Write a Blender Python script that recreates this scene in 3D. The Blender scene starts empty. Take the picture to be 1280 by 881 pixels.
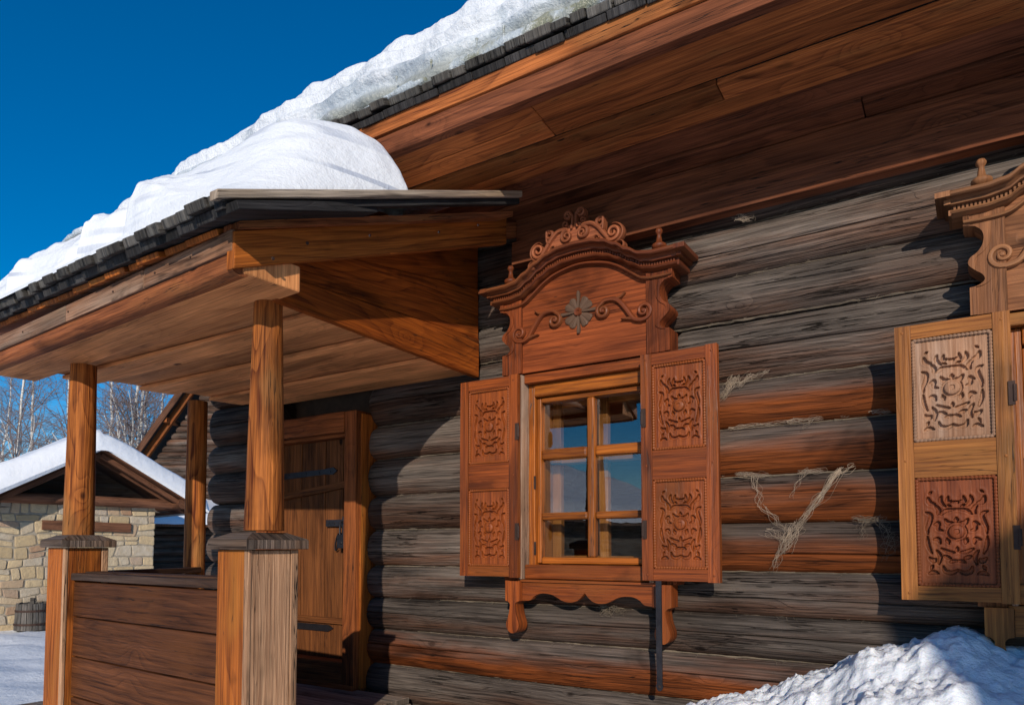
import bpy, math, random
from math import radians as R, sin, cos, pi
from mathutils import Vector as V, noise as NZ
random.seed(7)
S = bpy.context.scene
# ---------------------------------------------------------------- camera, sky, sun, exposure
cd = bpy.data.cameras.new('camera'); cam = bpy.data.objects.new('camera', cd); S.collection.objects.link(cam)
cam.location = (0, -3.82, 1.6); cam.rotation_euler = (R(93), 0, R(32.9))
cd.sensor_width = 36; cd.lens = 900/1280*36; cd.shift_y = 0.1542; cd.clip_start = .05; cd.clip_end = 2000
S.camera = cam
SUN = V((.56, -1, .41)).normalized()
w = bpy.data.worlds.new('World'); S.world = w; w.use_nodes = True
nt = w.node_tree; bg = nt.nodes['Background']
sky = nt.nodes.new('ShaderNodeTexSky'); sky.sky_type = 'NISHITA'; sky.sun_disc = False
sky.sun_elevation = math.asin(SUN.z); sky.sun_rotation = math.atan2(SUN.x, SUN.y)
sky.altitude = 900; sky.air_density = 1.0; sky.dust_density = .3; sky.ozone_density = 3.0
hs = nt.nodes.new('ShaderNodeHueSaturation'); hs.inputs['Hue'].default_value = .503; hs.inputs['Saturation'].default_value = 1.5; hs.inputs['Value'].default_value = 1.15
nt.links.new(sky.outputs[0], hs.inputs['Color']); nt.links.new(hs.outputs[0], bg.inputs['Color'])
bg.inputs['Strength'].default_value = .105
sl = bpy.data.lights.new('sun', 'SUN'); sl.energy = 3.7; sl.angle = R(.5); sl.color = (1, .91, .79)
so = bpy.data.objects.new('sun', sl); S.collection.objects.link(so)
so.rotation_euler = SUN.to_track_quat('Z', 'Y').to_euler()
S.view_settings.view_transform = 'Standard'; S.view_settings.look = 'None'; S.view_settings.gamma = 1
S.view_settings.exposure = 0.0
S.render.engine = 'CYCLES'; S.cycles.max_bounces = 6; S.cycles.transparent_max_bounces = 8

# ---------------------------------------------------------------- helpers
class MB:
    """collects polygons with a grain UV (metres) and a second UV (random, weather)"""
    def __init__(s): s.v = []; s.f = []; s.uv = []; s.w = []; s.m = []
    def poly(s, pts, g=V((1, 0, 0)), off=(0, 0), rw=(0, 0), mi=0):
        pts = [V(p) for p in pts]; g = V(g)
        n = V((0, 0, 0))
        for i in range(len(pts)): n += pts[i].cross(pts[(i+1) % len(pts)])
        if n.length > 1e-12: n.normalize()
        a = n.cross(g)
        if a.length < .35:
            g2 = V((0, 0, 1)) if abs(n.z) < .8 else V((0, 1, 0)); a = n.cross(g2); gg = g2
        else: gg = g
        a.normalize()
        i0 = len(s.v); s.v += pts; s.f.append(list(range(i0, i0+len(pts))))
        s.uv += [(p.dot(gg)+off[0], p.dot(a)+off[1]) for p in pts]; s.w += [rw]*len(pts); s.m.append(mi)
    def hexa(s, P, g, rnd=None, wt=.3, mi=0):
        """P: 4 bottom points then 4 top points, both counter clockwise"""
        r = random.random() if rnd is None else rnd; o = (r*53, r*31)
        for q in ((3, 2, 1, 0), (4, 5, 6, 7), (0, 1, 5, 4), (1, 2, 6, 5), (2, 3, 7, 6), (3, 0, 4, 7)):
            s.poly([P[k] for k in q], g, o, (r, wt), mi)
    def box(s, a, b, g=(1, 0, 0), rnd=None, wt=.3, mi=0):
        x0, y0, z0 = a; x1, y1, z1 = b
        s.hexa([(x0, y0, z0), (x1, y0, z0), (x1, y1, z0), (x0, y1, z0), (x0, y0, z1), (x1, y0, z1), (x1, y1, z1), (x0, y1, z1)], V(g), rnd, wt, mi)
    def rings(s, rings, closed=True, caps=True, mi=0, rnd=None, wt=None, off=None, uscale=1, vlen=None):
        """skin a list of rings (each a list of points) with shared vertices; u along, v around"""
        r = random.random() if rnd is None else rnd; n = len(rings[0]); i0 = len(s.v)
        o = off or (r*53, r*31)
        for ring in rings: s.v += [V(p) for p in ring]
        us = [0]
        for k in range(1, len(rings)):
            c0 = sum((V(p) for p in rings[k-1]), V())/n; c1 = sum((V(p) for p in rings[k]), V())/n
            us.append(us[-1]+(c1-c0).length)
        vs = [0]; mid = rings[len(rings)//2]
        for j in range(n): vs.append(vs[-1]+(V(mid[(j+1) % n])-V(mid[j])).length)
        for k in range(len(rings)-1):
            for j in range(n if closed else n-1):
                j2 = (j+1) % n
                s.f.append([i0+k*n+j, i0+k*n+j2, i0+(k+1)*n+j2, i0+(k+1)*n+j])
                s.uv += [(us[k]*uscale+o[0], vs[j]+o[1]), (us[k]*uscale+o[0], vs[j+1]+o[1]), (us[k+1]*uscale+o[0], vs[j+1]+o[1]), (us[k+1]*uscale+o[0], vs[j]+o[1])]
                wj = wt(j/n) if wt else .3; wj2 = wt((j+1)/n) if wt else .3
                s.w += [(r, wj), (r, wj2), (r, wj2), (r, wj)]; s.m.append(mi)
        if caps:
            for k, rev in ((0, True), (len(rings)-1, False)):
                idx = [i0+k*n+j for j in range(n)]
                if rev: idx = idx[::-1]
                c = sum((s.v[q] for q in idx), V())/n
                s.f.append(idx); s.m.append(mi)
                e1 = (s.v[idx[0]]-c); e1 = e1.normalized() if e1.length > 0 else V((1, 0, 0))
                for q in idx:
                    d = s.v[q]-c; s.uv.append((d.dot(e1)*.3+r*9, (d-e1*d.dot(e1)).length+r*7))
                s.w += [(r, .25)]*n
    def build(s, name, mats, parent=None, smooth=False, bevel=0, sharp=35, seg=2):
        me = bpy.data.meshes.new(name); me.from_pydata(s.v, [], s.f)
        u = me.uv_layers.new(name='UVMap'); w2 = me.uv_layers.new(name='W')
        u.data.foreach_set('uv', [c for p in s.uv for c in p]); w2.data.foreach_set('uv', [c for p in s.w for c in p])
        if not isinstance(mats, (list, tuple)): mats = [mats]
        for m in mats: me.materials.append(m)
        me.polygons.foreach_set('material_index', s.m)
        if smooth:
            me.polygons.foreach_set('use_smooth', [True]*len(s.f)); me.set_sharp_from_angle(angle=R(sharp))
        me.update()
        o = bpy.data.objects.new(name, me); S.collection.objects.link(o)
        if parent: o.parent = parent
        if bevel:
            import bmesh
            bm = bmesh.new(); bm.from_mesh(me); bmesh.ops.remove_doubles(bm, verts=bm.verts, dist=1e-5); bm.to_mesh(me); bm.free()
            b = o.modifiers.new('bevel', 'BEVEL'); b.width = bevel; b.segments = seg; b.limit_method = 'ANGLE'; b.angle_limit = R(40)
        return o

def beam(mb, p0, p1, w, h, up=(0, 0, 1), n=None, jit=.0015, wt=.3, mi=0, rnd=None, taper=1.0):
    """sawn board: centre line p0-p1, w across, h along up; slightly uneven edges"""
    p0 = V(p0); p1 = V(p1); d = (p1-p0); L = d.length; d.normalize(); up = V(up)
    a = d.cross(up); a.normalize(); u2 = a.cross(d).normalized()
    n = n or max(2, int(L/.18)); r = random.random() if rnd is None else rnd; sd = r*97
    rs = []
    for k in range(n+1):
        t = k/n; c = p0+d*(L*t); tt = 1+(taper-1)*t
        rs.append([c+a*(sx*w/2*tt+jit*2*NZ.noise(V((t*L*3, sx*5+sd, 1))))+u2*(sz*h/2*tt+jit*2*NZ.noise(V((t*L*3, sz*7+sd, 9)))) for sx, sz in ((-1, -1), (1, -1), (1, 1), (-1, 1))])
    for k in range(n):
        for j in range(4):
            j2 = (j+1) % 4
            q = [rs[k][j], rs[k][j2], rs[k+1][j2], rs[k+1][j]]
            mb.poly(q, d, (r*53+j*.37, r*31+j*.7), (r, wt), mi)
    mb.poly(rs[0][::-1], d, (r, r), (r, .5), mi); mb.poly(rs[-1], d, (r, r), (r, .5), mi)

def part(name, fn, mat, parent, **k):
    m = MB(); fn(m); return m.build(name, mat, parent, **k)
def board(name, p0, p1, w_, h_, mat, parent, up=(0, 0, 1), wt=.3, bevel=.004, **k):
    m = MB(); beam(m, p0, p1, w_, h_, up, wt=wt, **k); return m.build(name, mat, parent, bevel=bevel)
def round_pole(mb, p0, p1, r0, r1, n=16, seg=18, amp=.03, flat=0, rnd=None, mi=0, endround=0, wt=None):
    p0 = V(p0); p1 = V(p1); d = p1-p0; L = d.length; d.normalize()
    up = V((0, 0, 1)) if abs(d.z) < .9 else V((0, 1, 0))
    a = d.cross(up).normalized(); b = a.cross(d).normalized(); r = random.random() if rnd is None else rnd
    ts = [k/seg for k in range(seg+1)]
    rs = []
    for t in ts:
        rr = r0+(r1-r0)*t; c = p0+d*L*t
        if endround:
            e = min(t, 1-t)*L
            if e < endround: rr *= (.86+.14*math.sqrt(max(0, 1-(1-e/endround)**2)))
        ring = []
        for j in range(n):
            an = 2*pi*j/n
            q = rr*(1+amp*NZ.noise(V((t*L*1.6+r*50, cos(an)*1.2, sin(an)*1.2+r*9))))
            ring.append(c+a*cos(an)*q+b*sin(an)*q)
        rs.append(ring)
    mb.rings(rs, mi=mi, rnd=r, wt=wt)
def lathe(mb, c, prof, n=20, axis='z', mi=0):
    rs = []
    for rad, h in prof:
        ring = []
        for j in range(n):
            an = 2*pi*j/n
            if axis == 'z': ring.append(V(c)+V((cos(an)*rad, sin(an)*rad, h)))
            elif axis == 'y': ring.append(V(c)+V((cos(an)*rad, -h, sin(an)*rad)))
        rs.append(ring)
    if axis == 'y': rs = [r[::-1] for r in rs][::1]
    mb.rings(rs, mi=mi, rnd=.4)
def prism(mb, pts, y0, y1, g=(1, 0, 0), mi=0, rnd=None, wt=.3, strip=None):
    """extrude an XZ outline between y0 (front) and y1; strip = matching (lower, upper) lists for non convex shapes"""
    r = random.random() if rnd is None else rnd; o = (r*53, r*31); g = V(g)
    if strip:
        lo, hi = strip
        for k in range(len(lo)-1):
            a, b, c, d = lo[k], lo[k+1], hi[k+1], hi[k]
            mb.poly([(a[0], y0, a[1]), (b[0], y0, b[1]), (c[0], y0, c[1]), (d[0], y0, d[1])], g, o, (r, wt), mi)
            mb.poly([(d[0], y1, d[1]), (c[0], y1, c[1]), (b[0], y1, b[1]), (a[0], y1, a[1])], g, o, (r, wt), mi)
        pts = list(lo)+list(hi)[::-1]
    else:
        mb.poly([(x, y0, z) for x, z in pts], g, o, (r, wt), mi); mb.poly([(x, y1, z) for x, z in pts][::-1], g, o, (r, wt), mi)
    for k in range(len(pts)):
        a = pts[k]; b = pts[(k+1) % len(pts)]
        if abs(a[0]-b[0])+abs(a[1]-b[1]) < 1e-6: continue
        mb.poly([(a[0], y0, a[1]), (a[0], y1, a[1]), (b[0], y1, b[1]), (b[0], y0, b[1])], g, o, (r, wt), mi)
def ribbon(mb, path, widths, y0, y1, dome=0, mi=0):
    """a carved scroll: strip of varying width following a 2-D path in XZ, rounded towards the front y0"""
    n = len(path); rs = []
    for k in range(n):
        a = path[max(0, k-1)]; b = path[min(n-1, k+1)]
        tx, tz = b[0]-a[0], b[1]-a[1]; l = math.hypot(tx, tz) or 1; nx, nz = -tz/l, tx/l
        wd = widths[k]/2; x, z = path[k]
        prof = [(-1, y1), (-1, y0*.6+y1*.4), (-.62, y0+(y1-y0)*.08), (0, y0), (.62, y0+(y1-y0)*.08), (1, y0*.6+y1*.4), (1, y1)]
        rs.append([(x+nx*wd*p, y, z+nz*wd*p) for p, y in prof])
    mb.rings(rs, closed=True, mi=mi, rnd=.3)
def spiral(cx, cz, r0, r1, a0, turns, n=26):
    return [(cx+(r0+(r1-r0)*k/n)*cos(a0+turns*2*pi*k/n), cz+(r0+(r1-r0)*k/n)*sin(a0+turns*2*pi*k/n)) for k in range(n+1)]
def bez(pts, n=10):
    """Catmull-Rom through 2-D points"""
    P = [pts[0]]+list(pts)+[pts[-1]]; out = []
    for i in range(1, len(P)-2):
        for k in range(n):
            t = k/n; c = []
            for d in range(len(pts[0])):
                p0, p1, p2, p3 = P[i-1][d], P[i][d], P[i+1][d], P[i+2][d]
                c.append(.5*((2*p1)+(-p0+p2)*t+(2*p0-5*p1+4*p2-p3)*t*t+(-p0+3*p1-3*p2+p3)*t**3))
            out.append(tuple(c))
    out.append(tuple(pts[-1])); return out
def tag(o, label=None, cat=None, group=None, kind=None):
    if label: o['label'] = label
    if cat: o['category'] = cat
    if group: o['group'] = group
    if kind: o['kind'] = kind
    return o
def empty(name, loc=(0, 0, 0), parent=None):
    o = bpy.data.objects.new(name, None); S.collection.objects.link(o); o.location = loc; o.empty_display_size = .2
    if parent: o.parent = parent
    return o
def interp(x, tab):
    if x <= tab[0][0]: return tab[0][1]
    for (a, b), (c, d) in zip(tab, tab[1:]):
        if x <= c:
            t = (x-a)/(c-a); t = t*t*(3-2*t); return b+(d-b)*t
    return tab[-1][1]
def fbm(p, o=4):
    return NZ.fractal(V(p), 1.0, 2.0, o)

# ---------------------------------------------------------------- materials
class NT:
    def __init__(s, name):
        s.m = bpy.data.materials.new(name); s.m.use_nodes = True; s.t = s.m.node_tree; s.b = s.t.nodes['Principled BSDF']
    def n(s, typ, **kw):
        x = s.t.nodes.new('ShaderNode'+typ)
        for k, v in kw.items():
            if k.startswith('i_'): x.inputs[k[2:].replace('_', ' ')].default_value = v
            else: setattr(x, k, v)
        return x
    def l(s, a, b): s.t.links.new(a, b)
    def math(s, op, a, b=None, clamp=False):
        x = s.t.nodes.new('ShaderNodeMath'); x.operation = op; x.use_clamp = clamp
        for i, q in enumerate((a, b)):
            if q is None: continue
            if isinstance(q, (int, float)): x.inputs[i].default_value = q
            else: s.l(q, x.inputs[i])
        return x.outputs[0]
    def mr(s, v, a, b, c=0, d=1, smooth=False):
        x = s.t.nodes.new('ShaderNodeMapRange'); x.interpolation_type = 'SMOOTHSTEP' if smooth else 'LINEAR'
        s.l(v, x.inputs[0])
        for i, q in enumerate((a, b, c, d)): x.inputs[i+1].default_value = q
        return x.outputs[0]
    def mix(s, f, a, b, mode='MIX'):
        x = s.t.nodes.new('ShaderNodeMix'); x.data_type = 'RGBA'; x.blend_type = mode
        for i, q in ((0, f), (6, a), (7, b)):
            if isinstance(q, (int, float)): x.inputs[i].default_value = q
            elif isinstance(q, tuple): x.inputs[i].default_value = (*q, 1)
            else: s.l(q, x.inputs[i])
        return x.outputs[2]
    def noise(s, vec, scale, detail=3, rough=.5, dist=0):
        x = s.t.nodes.new('ShaderNodeTexNoise'); s.l(vec, x.inputs['Vector']); x.inputs['Scale'].default_value = scale
        x.inputs['Detail'].default_value = detail; x.inputs['Roughness'].default_value = rough; x.inputs['Distortion'].default_value = dist
        return x.outputs[0]
    def vscale(s, vec, sc):
        x = s.t.nodes.new('ShaderNodeVectorMath'); x.operation = 'MULTIPLY'; s.l(vec, x.inputs[0]); x.inputs[1].default_value = sc
        return x.outputs[0]

def wood(name, light, dark, gl=(.20, .18, .165), gd=(.05, .045, .042), freq=26, warp=2.6, gray=(-1, 0), rough=.72, bump=.35, spec=.3, vary=.35, crack=.6, hl=None, knot=1, contrast=1.0, stain=.45):
    """sawn or hewn wood: growth bands bent round knots, fibres, checks; gray=(offset, weather gain) sets silvering"""
    t = NT(name)
    uv = t.n('UVMap', uv_map='UVMap').outputs[0]; wv = t.n('UVMap', uv_map='W').outputs[0]
    su = t.n('SeparateXYZ'); t.l(uv, su.inputs[0]); sw = t.n('SeparateXYZ'); t.l(wv, sw.inputs[0])
    rnd, wth = sw.outputs[0], sw.outputs[1]
    cb = t.n('CombineXYZ'); t.l(su.outputs[0], cb.inputs[0]); t.l(su.outputs[1], cb.inputs[1]); t.l(t.math('MULTIPLY', rnd, 23.), cb.inputs[2])
    vec = cb.outputs[0]
    low = t.noise(t.vscale(vec, (.55, 2.3, 1)), 1, 3, .5)
    vor = t.n('TexVoronoi'); vor.feature = 'F1'; vor.inputs['Scale'].default_value = 1
    t.l(t.vscale(vec, (1.7, 3.1, 1)), vor.inputs['Vector']); kd = vor.outputs['Distance']
    pull = t.math('MULTIPLY', t.math('POWER', 2.718, t.math('MULTIPLY', kd, -9.)), 3.2*knot)
    ph = t.math('ADD', t.math('ADD', t.math('MULTIPLY', su.outputs[1], float(freq)), t.math('MULTIPLY', low, warp*3.2)), pull)
    fr = t.math('FRACT', ph)
    band = t.math('POWER', fr, 2.8)                     # slow rise, sharp edge: early wood to late wood
    edge = t.mr(fr, .93, 1.0, 0, 1); band = t.math('SUBTRACT', band, edge, True)
    fib = t.noise(t.vscale(vec, (5, 210, 1)), 1, 3, .6)
    fib2 = t.noise(t.vscale(vec, (.9, 34, 1)), 1, 4, .62)
    fib3 = t.noise(t.vscale(vec, (2.2, 95, 1)), 1, 3, .6); stn = t.noise(t.vscale(vec, (1.1, 2.6, 1.7)), 1, 4, .6, .6)
    patch = t.noise(t.vscale(vec, (1.3, 3.5, 1)), 1, 3, .55)
    band2 = t.math('MULTIPLY', band, t.mr(t.noise(t.vscale(vec, (.7, 3, 1)), 1, 2, .5), .35, .62, .25, 1.15))
    grain = t.math('ADD', t.math('MULTIPLY', band2, .42*contrast), t.math('ADD', t.math('MULTIPLY', t.mr(fib3, .40, .62), .42*contrast), t.math('MULTIPLY', t.mr(fib2, .38, .66), .32*contrast)), True)
    col = t.mix(grain, light, dark)
    if hl: col = t.mix(t.mr(patch, .5, .72, 0, .75, True), col, hl)
    ggr = t.math('ADD', t.math('MULTIPLY', band2, .25), t.math('ADD', t.math('MULTIPLY', t.mr(fib2, .36, .68), .45), t.math('MULTIPLY', t.mr(fib3, .40, .62), .45)), True)
    gcol = t.mix(ggr, gl, gd)
    pn = t.noise(t.vscale(vec, (.8, 7, 1)), 1, 4, .6)
    ga = t.math('ADD', t.math('ADD', t.math('MULTIPLY', wth, gray[1]), gray[0]), t.math('MULTIPLY', pn, 1.6))
    ga = t.mr(ga, .62, 1.38, 0, 1, True)
    col = t.mix(ga, col, gcol)
    # knots
    kn = t.mr(kd, .035, .075, 1, 0, True); keep = t.mr(t.noise(t.vscale(vor.outputs['Position'], (1, 1, 1)), 3.1, 0), .40, .46, 0, 1)
    kn = t.math('MULTIPLY', kn, keep); col = t.mix(t.math('MULTIPLY', kn, .8*knot), col, tuple(c*.35 for c in dark))
    # checks (long dark cracks)
    cn = t.noise(t.vscale(vec, (.32, 9, 1)), 1, 5, .66); cr = t.math('ABSOLUTE', t.math('SUBTRACT', cn, .5))
    cr = t.mr(cr, .0015, .007, 1, 0); cr = t.math('MULTIPLY', cr, t.mr(patch, .45, .6)); cr = t.math('MULTIPLY', cr, crack)
    col = t.mix(cr, col, (.012, .009, .007))
    # overall variation
    br = t.math('MULTIPLY', t.math('ADD', t.math('MULTIPLY', t.math('SUBTRACT', rnd, .5), vary), 1.), t.mr(patch, .25, .75, 1.42, .58))
    br = t.math('MULTIPLY', br, t.mr(fib, .3, .7, 1.18, .82)); br = t.math('MULTIPLY', br, t.mr(stn, .55, .68, 1, 1-stain, True))
    cc = t.n('CombineColor');
    for i in range(3): t.l(br, cc.inputs[i])
    col = t.mix(1.0, col, cc.outputs[0], 'MULTIPLY')
    t.l(col, t.b.inputs['Base Color'])
    t.b.inputs['Specular IOR Level'].default_value = spec*.45
    t.l(t.mr(fib2, .3, .7, rough-.1, rough+.1), t.b.inputs['Roughness'])
    hgt = t.math('SUBTRACT', t.math('ADD', t.math('MULTIPLY', t.math('ADD', fib2, fib3), .8), t.math('ADD', t.math('MULTIPLY', fib, .4), t.math('MULTIPLY', band, .35))), t.math('MULTIPLY', cr, 2.2))
    bp = t.n('Bump'); bp.inputs['Strength'].default_value = bump; bp.inputs['Distance'].default_value = .010
    t.l(hgt, bp.inputs['Height']); t.l(bp.outputs[0], t.b.inputs['Normal'])
    return t.m

def flat(name, col, rough=.6, metal=0, bump=0, bscale=40, var=.25, spec=.4, col2=None, nscale=9):
    t = NT(name); tc = t.n('TexCoord').outputs['Object']
    n = t.noise(tc, nscale, 5, .6)
    c2 = col2 or tuple(c*(1-var) for c in col)
    t.l(t.mix(t.mr(n, .35, .65), c2, col), t.b.inputs['Base Color'])
    t.b.inputs['Roughness'].default_value = rough; t.b.inputs['Metallic'].default_value = metal; t.b.inputs['Specular IOR Level'].default_value = spec
    if bump:
        bp = t.n('Bump'); bp.inputs['Strength'].default_value = bump; bp.inputs['Distance'].default_value = .01
        t.l(t.noise(tc, bscale, 6, .6), bp.inputs['Height']); t.l(bp.outputs[0], t.b.inputs['Normal'])
    return t.m

M = {}
M['log_gray'] = wood('weathered_log', (.15, .060, .028), (.022, .010, .008), gl=(.185, .148, .122), gd=(.030, .024, .021), gray=(.12, .48), freq=34, bump=1.1, spec=.2, vary=.7, crack=.85, warp=3, stain=.3)
M['log_red'] = wood('stained_log', (.235, .060, .014), (.028, .009, .004), gl=(.145, .108, .088), gd=(.015, .012, .010), gray=(-.72, 1.50), freq=24, bump=.8, spec=.25, vary=.25, crack=.9, warp=3.4, stain=.6)
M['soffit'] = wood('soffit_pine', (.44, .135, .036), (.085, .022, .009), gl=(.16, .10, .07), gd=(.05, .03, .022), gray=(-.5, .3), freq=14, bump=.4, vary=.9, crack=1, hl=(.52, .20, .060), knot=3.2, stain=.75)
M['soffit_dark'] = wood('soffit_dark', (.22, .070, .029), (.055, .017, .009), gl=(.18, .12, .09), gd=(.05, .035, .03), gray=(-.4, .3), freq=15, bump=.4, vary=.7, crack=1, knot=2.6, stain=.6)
M['porch'] = wood('porch_orange', (.44, .125, .020), (.085, .018, .005), gl=(.2, .15, .11), gd=(.06, .04, .03), gray=(-.85, .3), freq=20, bump=.4, rough=.6, vary=.35, crack=.8, hl=(.52, .185, .032), knot=1.8, stain=.6)
M['ceiling'] = wood('porch_ceiling', (.76, .32, .115), (.36, .125, .042), gl=(.48, .29, .16), gd=(.26, .14, .075), gray=(-.55, .4), freq=12, bump=.2, vary=.55, crack=.7, knot=1.8, contrast=.9, stain=.45)
M['beam_gray'] = wood('gray_plank', (.33, .15, .075), (.06, .024, .013), gl=(.36, .27, .20), gd=(.06, .040, .030), gray=(-.30, .5), freq=18, bump=.5, vary=.3, crack=.9, hl=(.42, .30, .20), knot=1.6, stain=.75)
M['fascia_brown'] = wood('fascia_brown', (.33, .105, .036), (.065, .019, .009), gl=(.2, .15, .13), gd=(.07, .045, .035), gray=(-.5, .3), freq=16, bump=.4, vary=.3, crack=.8, knot=2.2, hl=(.44, .17, .055), stain=.6)
M['post_pale'] = wood('post_pale', (.50, .29, .165), (.22, .10, .050), gl=(.46, .33, .24), gd=(.2, .13, .09), gray=(-.5, .3), freq=34, bump=.5, vary=.15, crack=1, knot=1.2)
M['column'] = wood('column_pine', (.47, .150, .030), (.085, .018, .005), gray=(-1, .1), freq=22, warp=6, bump=.45, rough=.66, vary=.2, crack=.8, hl=(.58, .26, .08), contrast=1.3, knot=1.6)
M['rail_red'] = wood('rail_red', (.125, .042, .014), (.026, .009, .004), gl=(.1, .065, .045), gd=(.02, .013, .01), gray=(-.55, .2), freq=24, bump=.45, rough=.6, vary=.4, crack=.9, knot=2, hl=(.19, .065, .020), stain=.6)
M['rail_top'] = wood('rail_top', (.085, .042, .024), (.025, .014, .010), gl=(.10, .07, .055), gd=(.03, .022, .018), gray=(-.3, .5), freq=20, bump=.5, vary=.3, crack=1)
M['cap'] = wood('cap_gray', (.17, .095, .054), (.030, .017, .011), gl=(.17, .13, .105), gd=(.032, .024, .02), gray=(.05, .3), freq=28, bump=.8, vary=.2, crack=1)
M['door'] = wood('door_pine', (.235, .082, .024), (.055, .017, .007), gray=(-.9, .1), freq=18, bump=.35, rough=.7, vary=.3, crack=.8, knot=1.5, stain=.5)
M['doorframe'] = wood('door_frame', (.36, .105, .028), (.075, .019, .007), gl=(.3, .2, .14), gd=(.1, .06, .04), gray=(-.75, .3), freq=22, bump=.4, vary=.2, crack=.8, knot=1.4)
M['shutter'] = wood('shutter_red', (.285, .066, .013), (.045, .0095, .004), gray=(-1, .1), freq=24, bump=.3, rough=.45, vary=.25, crack=.6, spec=.6, knot=1.0, hl=(.36, .100, .020), stain=.5)
M['carving'] = wood('carving', (.31, .075, .016), (.11, .024, .007), gray=(-1, .1), freq=18, bump=.25, rough=.45, vary=.15, crack=.4, spec=.6, knot=.4, hl=(.36, .105, .024), stain=.35)
M['pediment'] = wood('pediment_red', (.285, .067, .019), (.050, .011, .005), gl=(.42, .24, .15), gd=(.095, .04, .025), gray=(-.46, .2), freq=26, bump=.4, rough=.55, vary=.2, crack=.8, knot=.8, stain=.5)
M['orn'] = wood('ornament', (.20, .050, .016), (.055, .013, .006), gray=(-.9, .1), freq=22, bump=.25, rough=.45, vary=.15, crack=.4, knot=0, spec=.6, hl=(.34, .115, .04))
M['sash'] = wood('sash_orange', (.42, .120, .014), (.10, .020, .004), gray=(-1, .1), freq=26, bump=.35, rough=.45, vary=.35, crack=.9, spec=.7, knot=.6, stain=.5)
M['sash2'] = wood('inner_sash', (.44, .175, .042), (.28, .095, .022), gray=(-1, .1), freq=24, bump=.1, rough=.5, vary=.1, crack=.1, knot=.2)
M['jamb'] = wood('jamb_pale', (.42, .25, .15), (.2, .1, .06), gl=(.48, .38, .3), gd=(.2, .13, .09), gray=(.1, .3), freq=30, bump=.5, vary=.2, crack=.8)
M['shutter_y'] = wood('shutter_ochre', (.39, .145, .034), (.11, .031, .010), gl=(.44, .30, .19), gd=(.16, .09, .055), gray=(-.68, .3), freq=24, bump=.35, rough=.5, vary=.25, crack=.8, spec=.35, hl=(.50, .22, .06), knot=1)
M['carving_p'] = wood('carving_pale', (.36, .20, .12), (.2, .09, .045), gl=(.42, .32, .25), gd=(.22, .14, .1), gray=(-.25, .3), freq=16, bump=.3, rough=.65, vary=.15, crack=.3, knot=.2)
M['carving_r'] = wood('carving_brown', (.235, .062, .022), (.08, .018, .008), gray=(-.9, .1), freq=16, bump=.25, rough=.5, vary=.15, crack=.4, knot=.3, hl=(.30, .10, .035))
M['pediment_y'] = wood('pediment_ochre', (.33, .135, .055), (.10, .035, .016), gl=(.40, .26, .17), gd=(.16, .09, .06), gray=(-.45, .3), freq=18, bump=.35, rough=.6, vary=.25, crack=.7, knot=.8)
M['shingle'] = wood('roof_shingle', (.10, .085, .07), (.03, .026, .024), gl=(.14, .13, .115), gd=(.03, .028, .027), gray=(.1, .4), freq=24, bump=.9, vary=.9, crack=1)
M['shingle_dk'] = wood('roof_shingle_dark', (.045, .040, .038), (.015, .014, .014), gl=(.065, .060, .058), gd=(.016, .015, .015), gray=(.1, .4), freq=24, bump=.6, vary=.7, crack=1)
M['step'] = wood('step_gray', (.30, .19, .12), (.09, .05, .035), gl=(.38, .31, .25), gd=(.08, .06, .05), gray=(.2, .3), freq=22, bump=.6, vary=.3, crack=1)
M['oldbarn'] = wood('old_siding', (.12, .07, .045), (.04, .022, .015), gl=(.13, .115, .1), gd=(.05, .042, .038), gray=(.1, .4), freq=18, bump=.5, vary=.5, crack=.8)
M['truss'] = wood('truss', (.17, .075, .040), (.06, .025, .016), gl=(.2, .16, .13), gd=(.07, .05, .04), gray=(-.4, .4), freq=14, bump=.4, vary=.5, crack=.8)
M['barrel'] = wood('barrel_gray', (.12, .1, .085), (.04, .034, .03), gl=(.16, .145, .13), gd=(.05, .045, .04), gray=(.2, .3), freq=30, bump=.6, vary=.5, crack=1)
M['iron'] = flat('wrought_iron', (.05, .045, .05), .45, .7, .25, 60, .4)
M['rust'] = flat('rusty_iron', (.07, .038, .028), .7, .4, .3, 60, .4)
M['steel'] = flat('steel', (.55, .55, .55), .25, 1, .05, 60, .2)
M['dark'] = flat('dark_interior', (.03, .022, .016), .9, 0, 0, 10, .4)
M['room'] = flat('room_wall', (.10, .06, .035), .8, 0, 0, 10, .4)
M['curtain'] = flat('curtain', (.45, .42, .38), .9, 0, 0, 10, .2)
M['tow'] = flat('flax_tow', (.46, .35, .25), .95, 0, 0, 60, .45)
M['tow_dk'] = flat('flax_tow_gray', (.22, .17, .12), .95, 0, 0, 60, .5)

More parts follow.
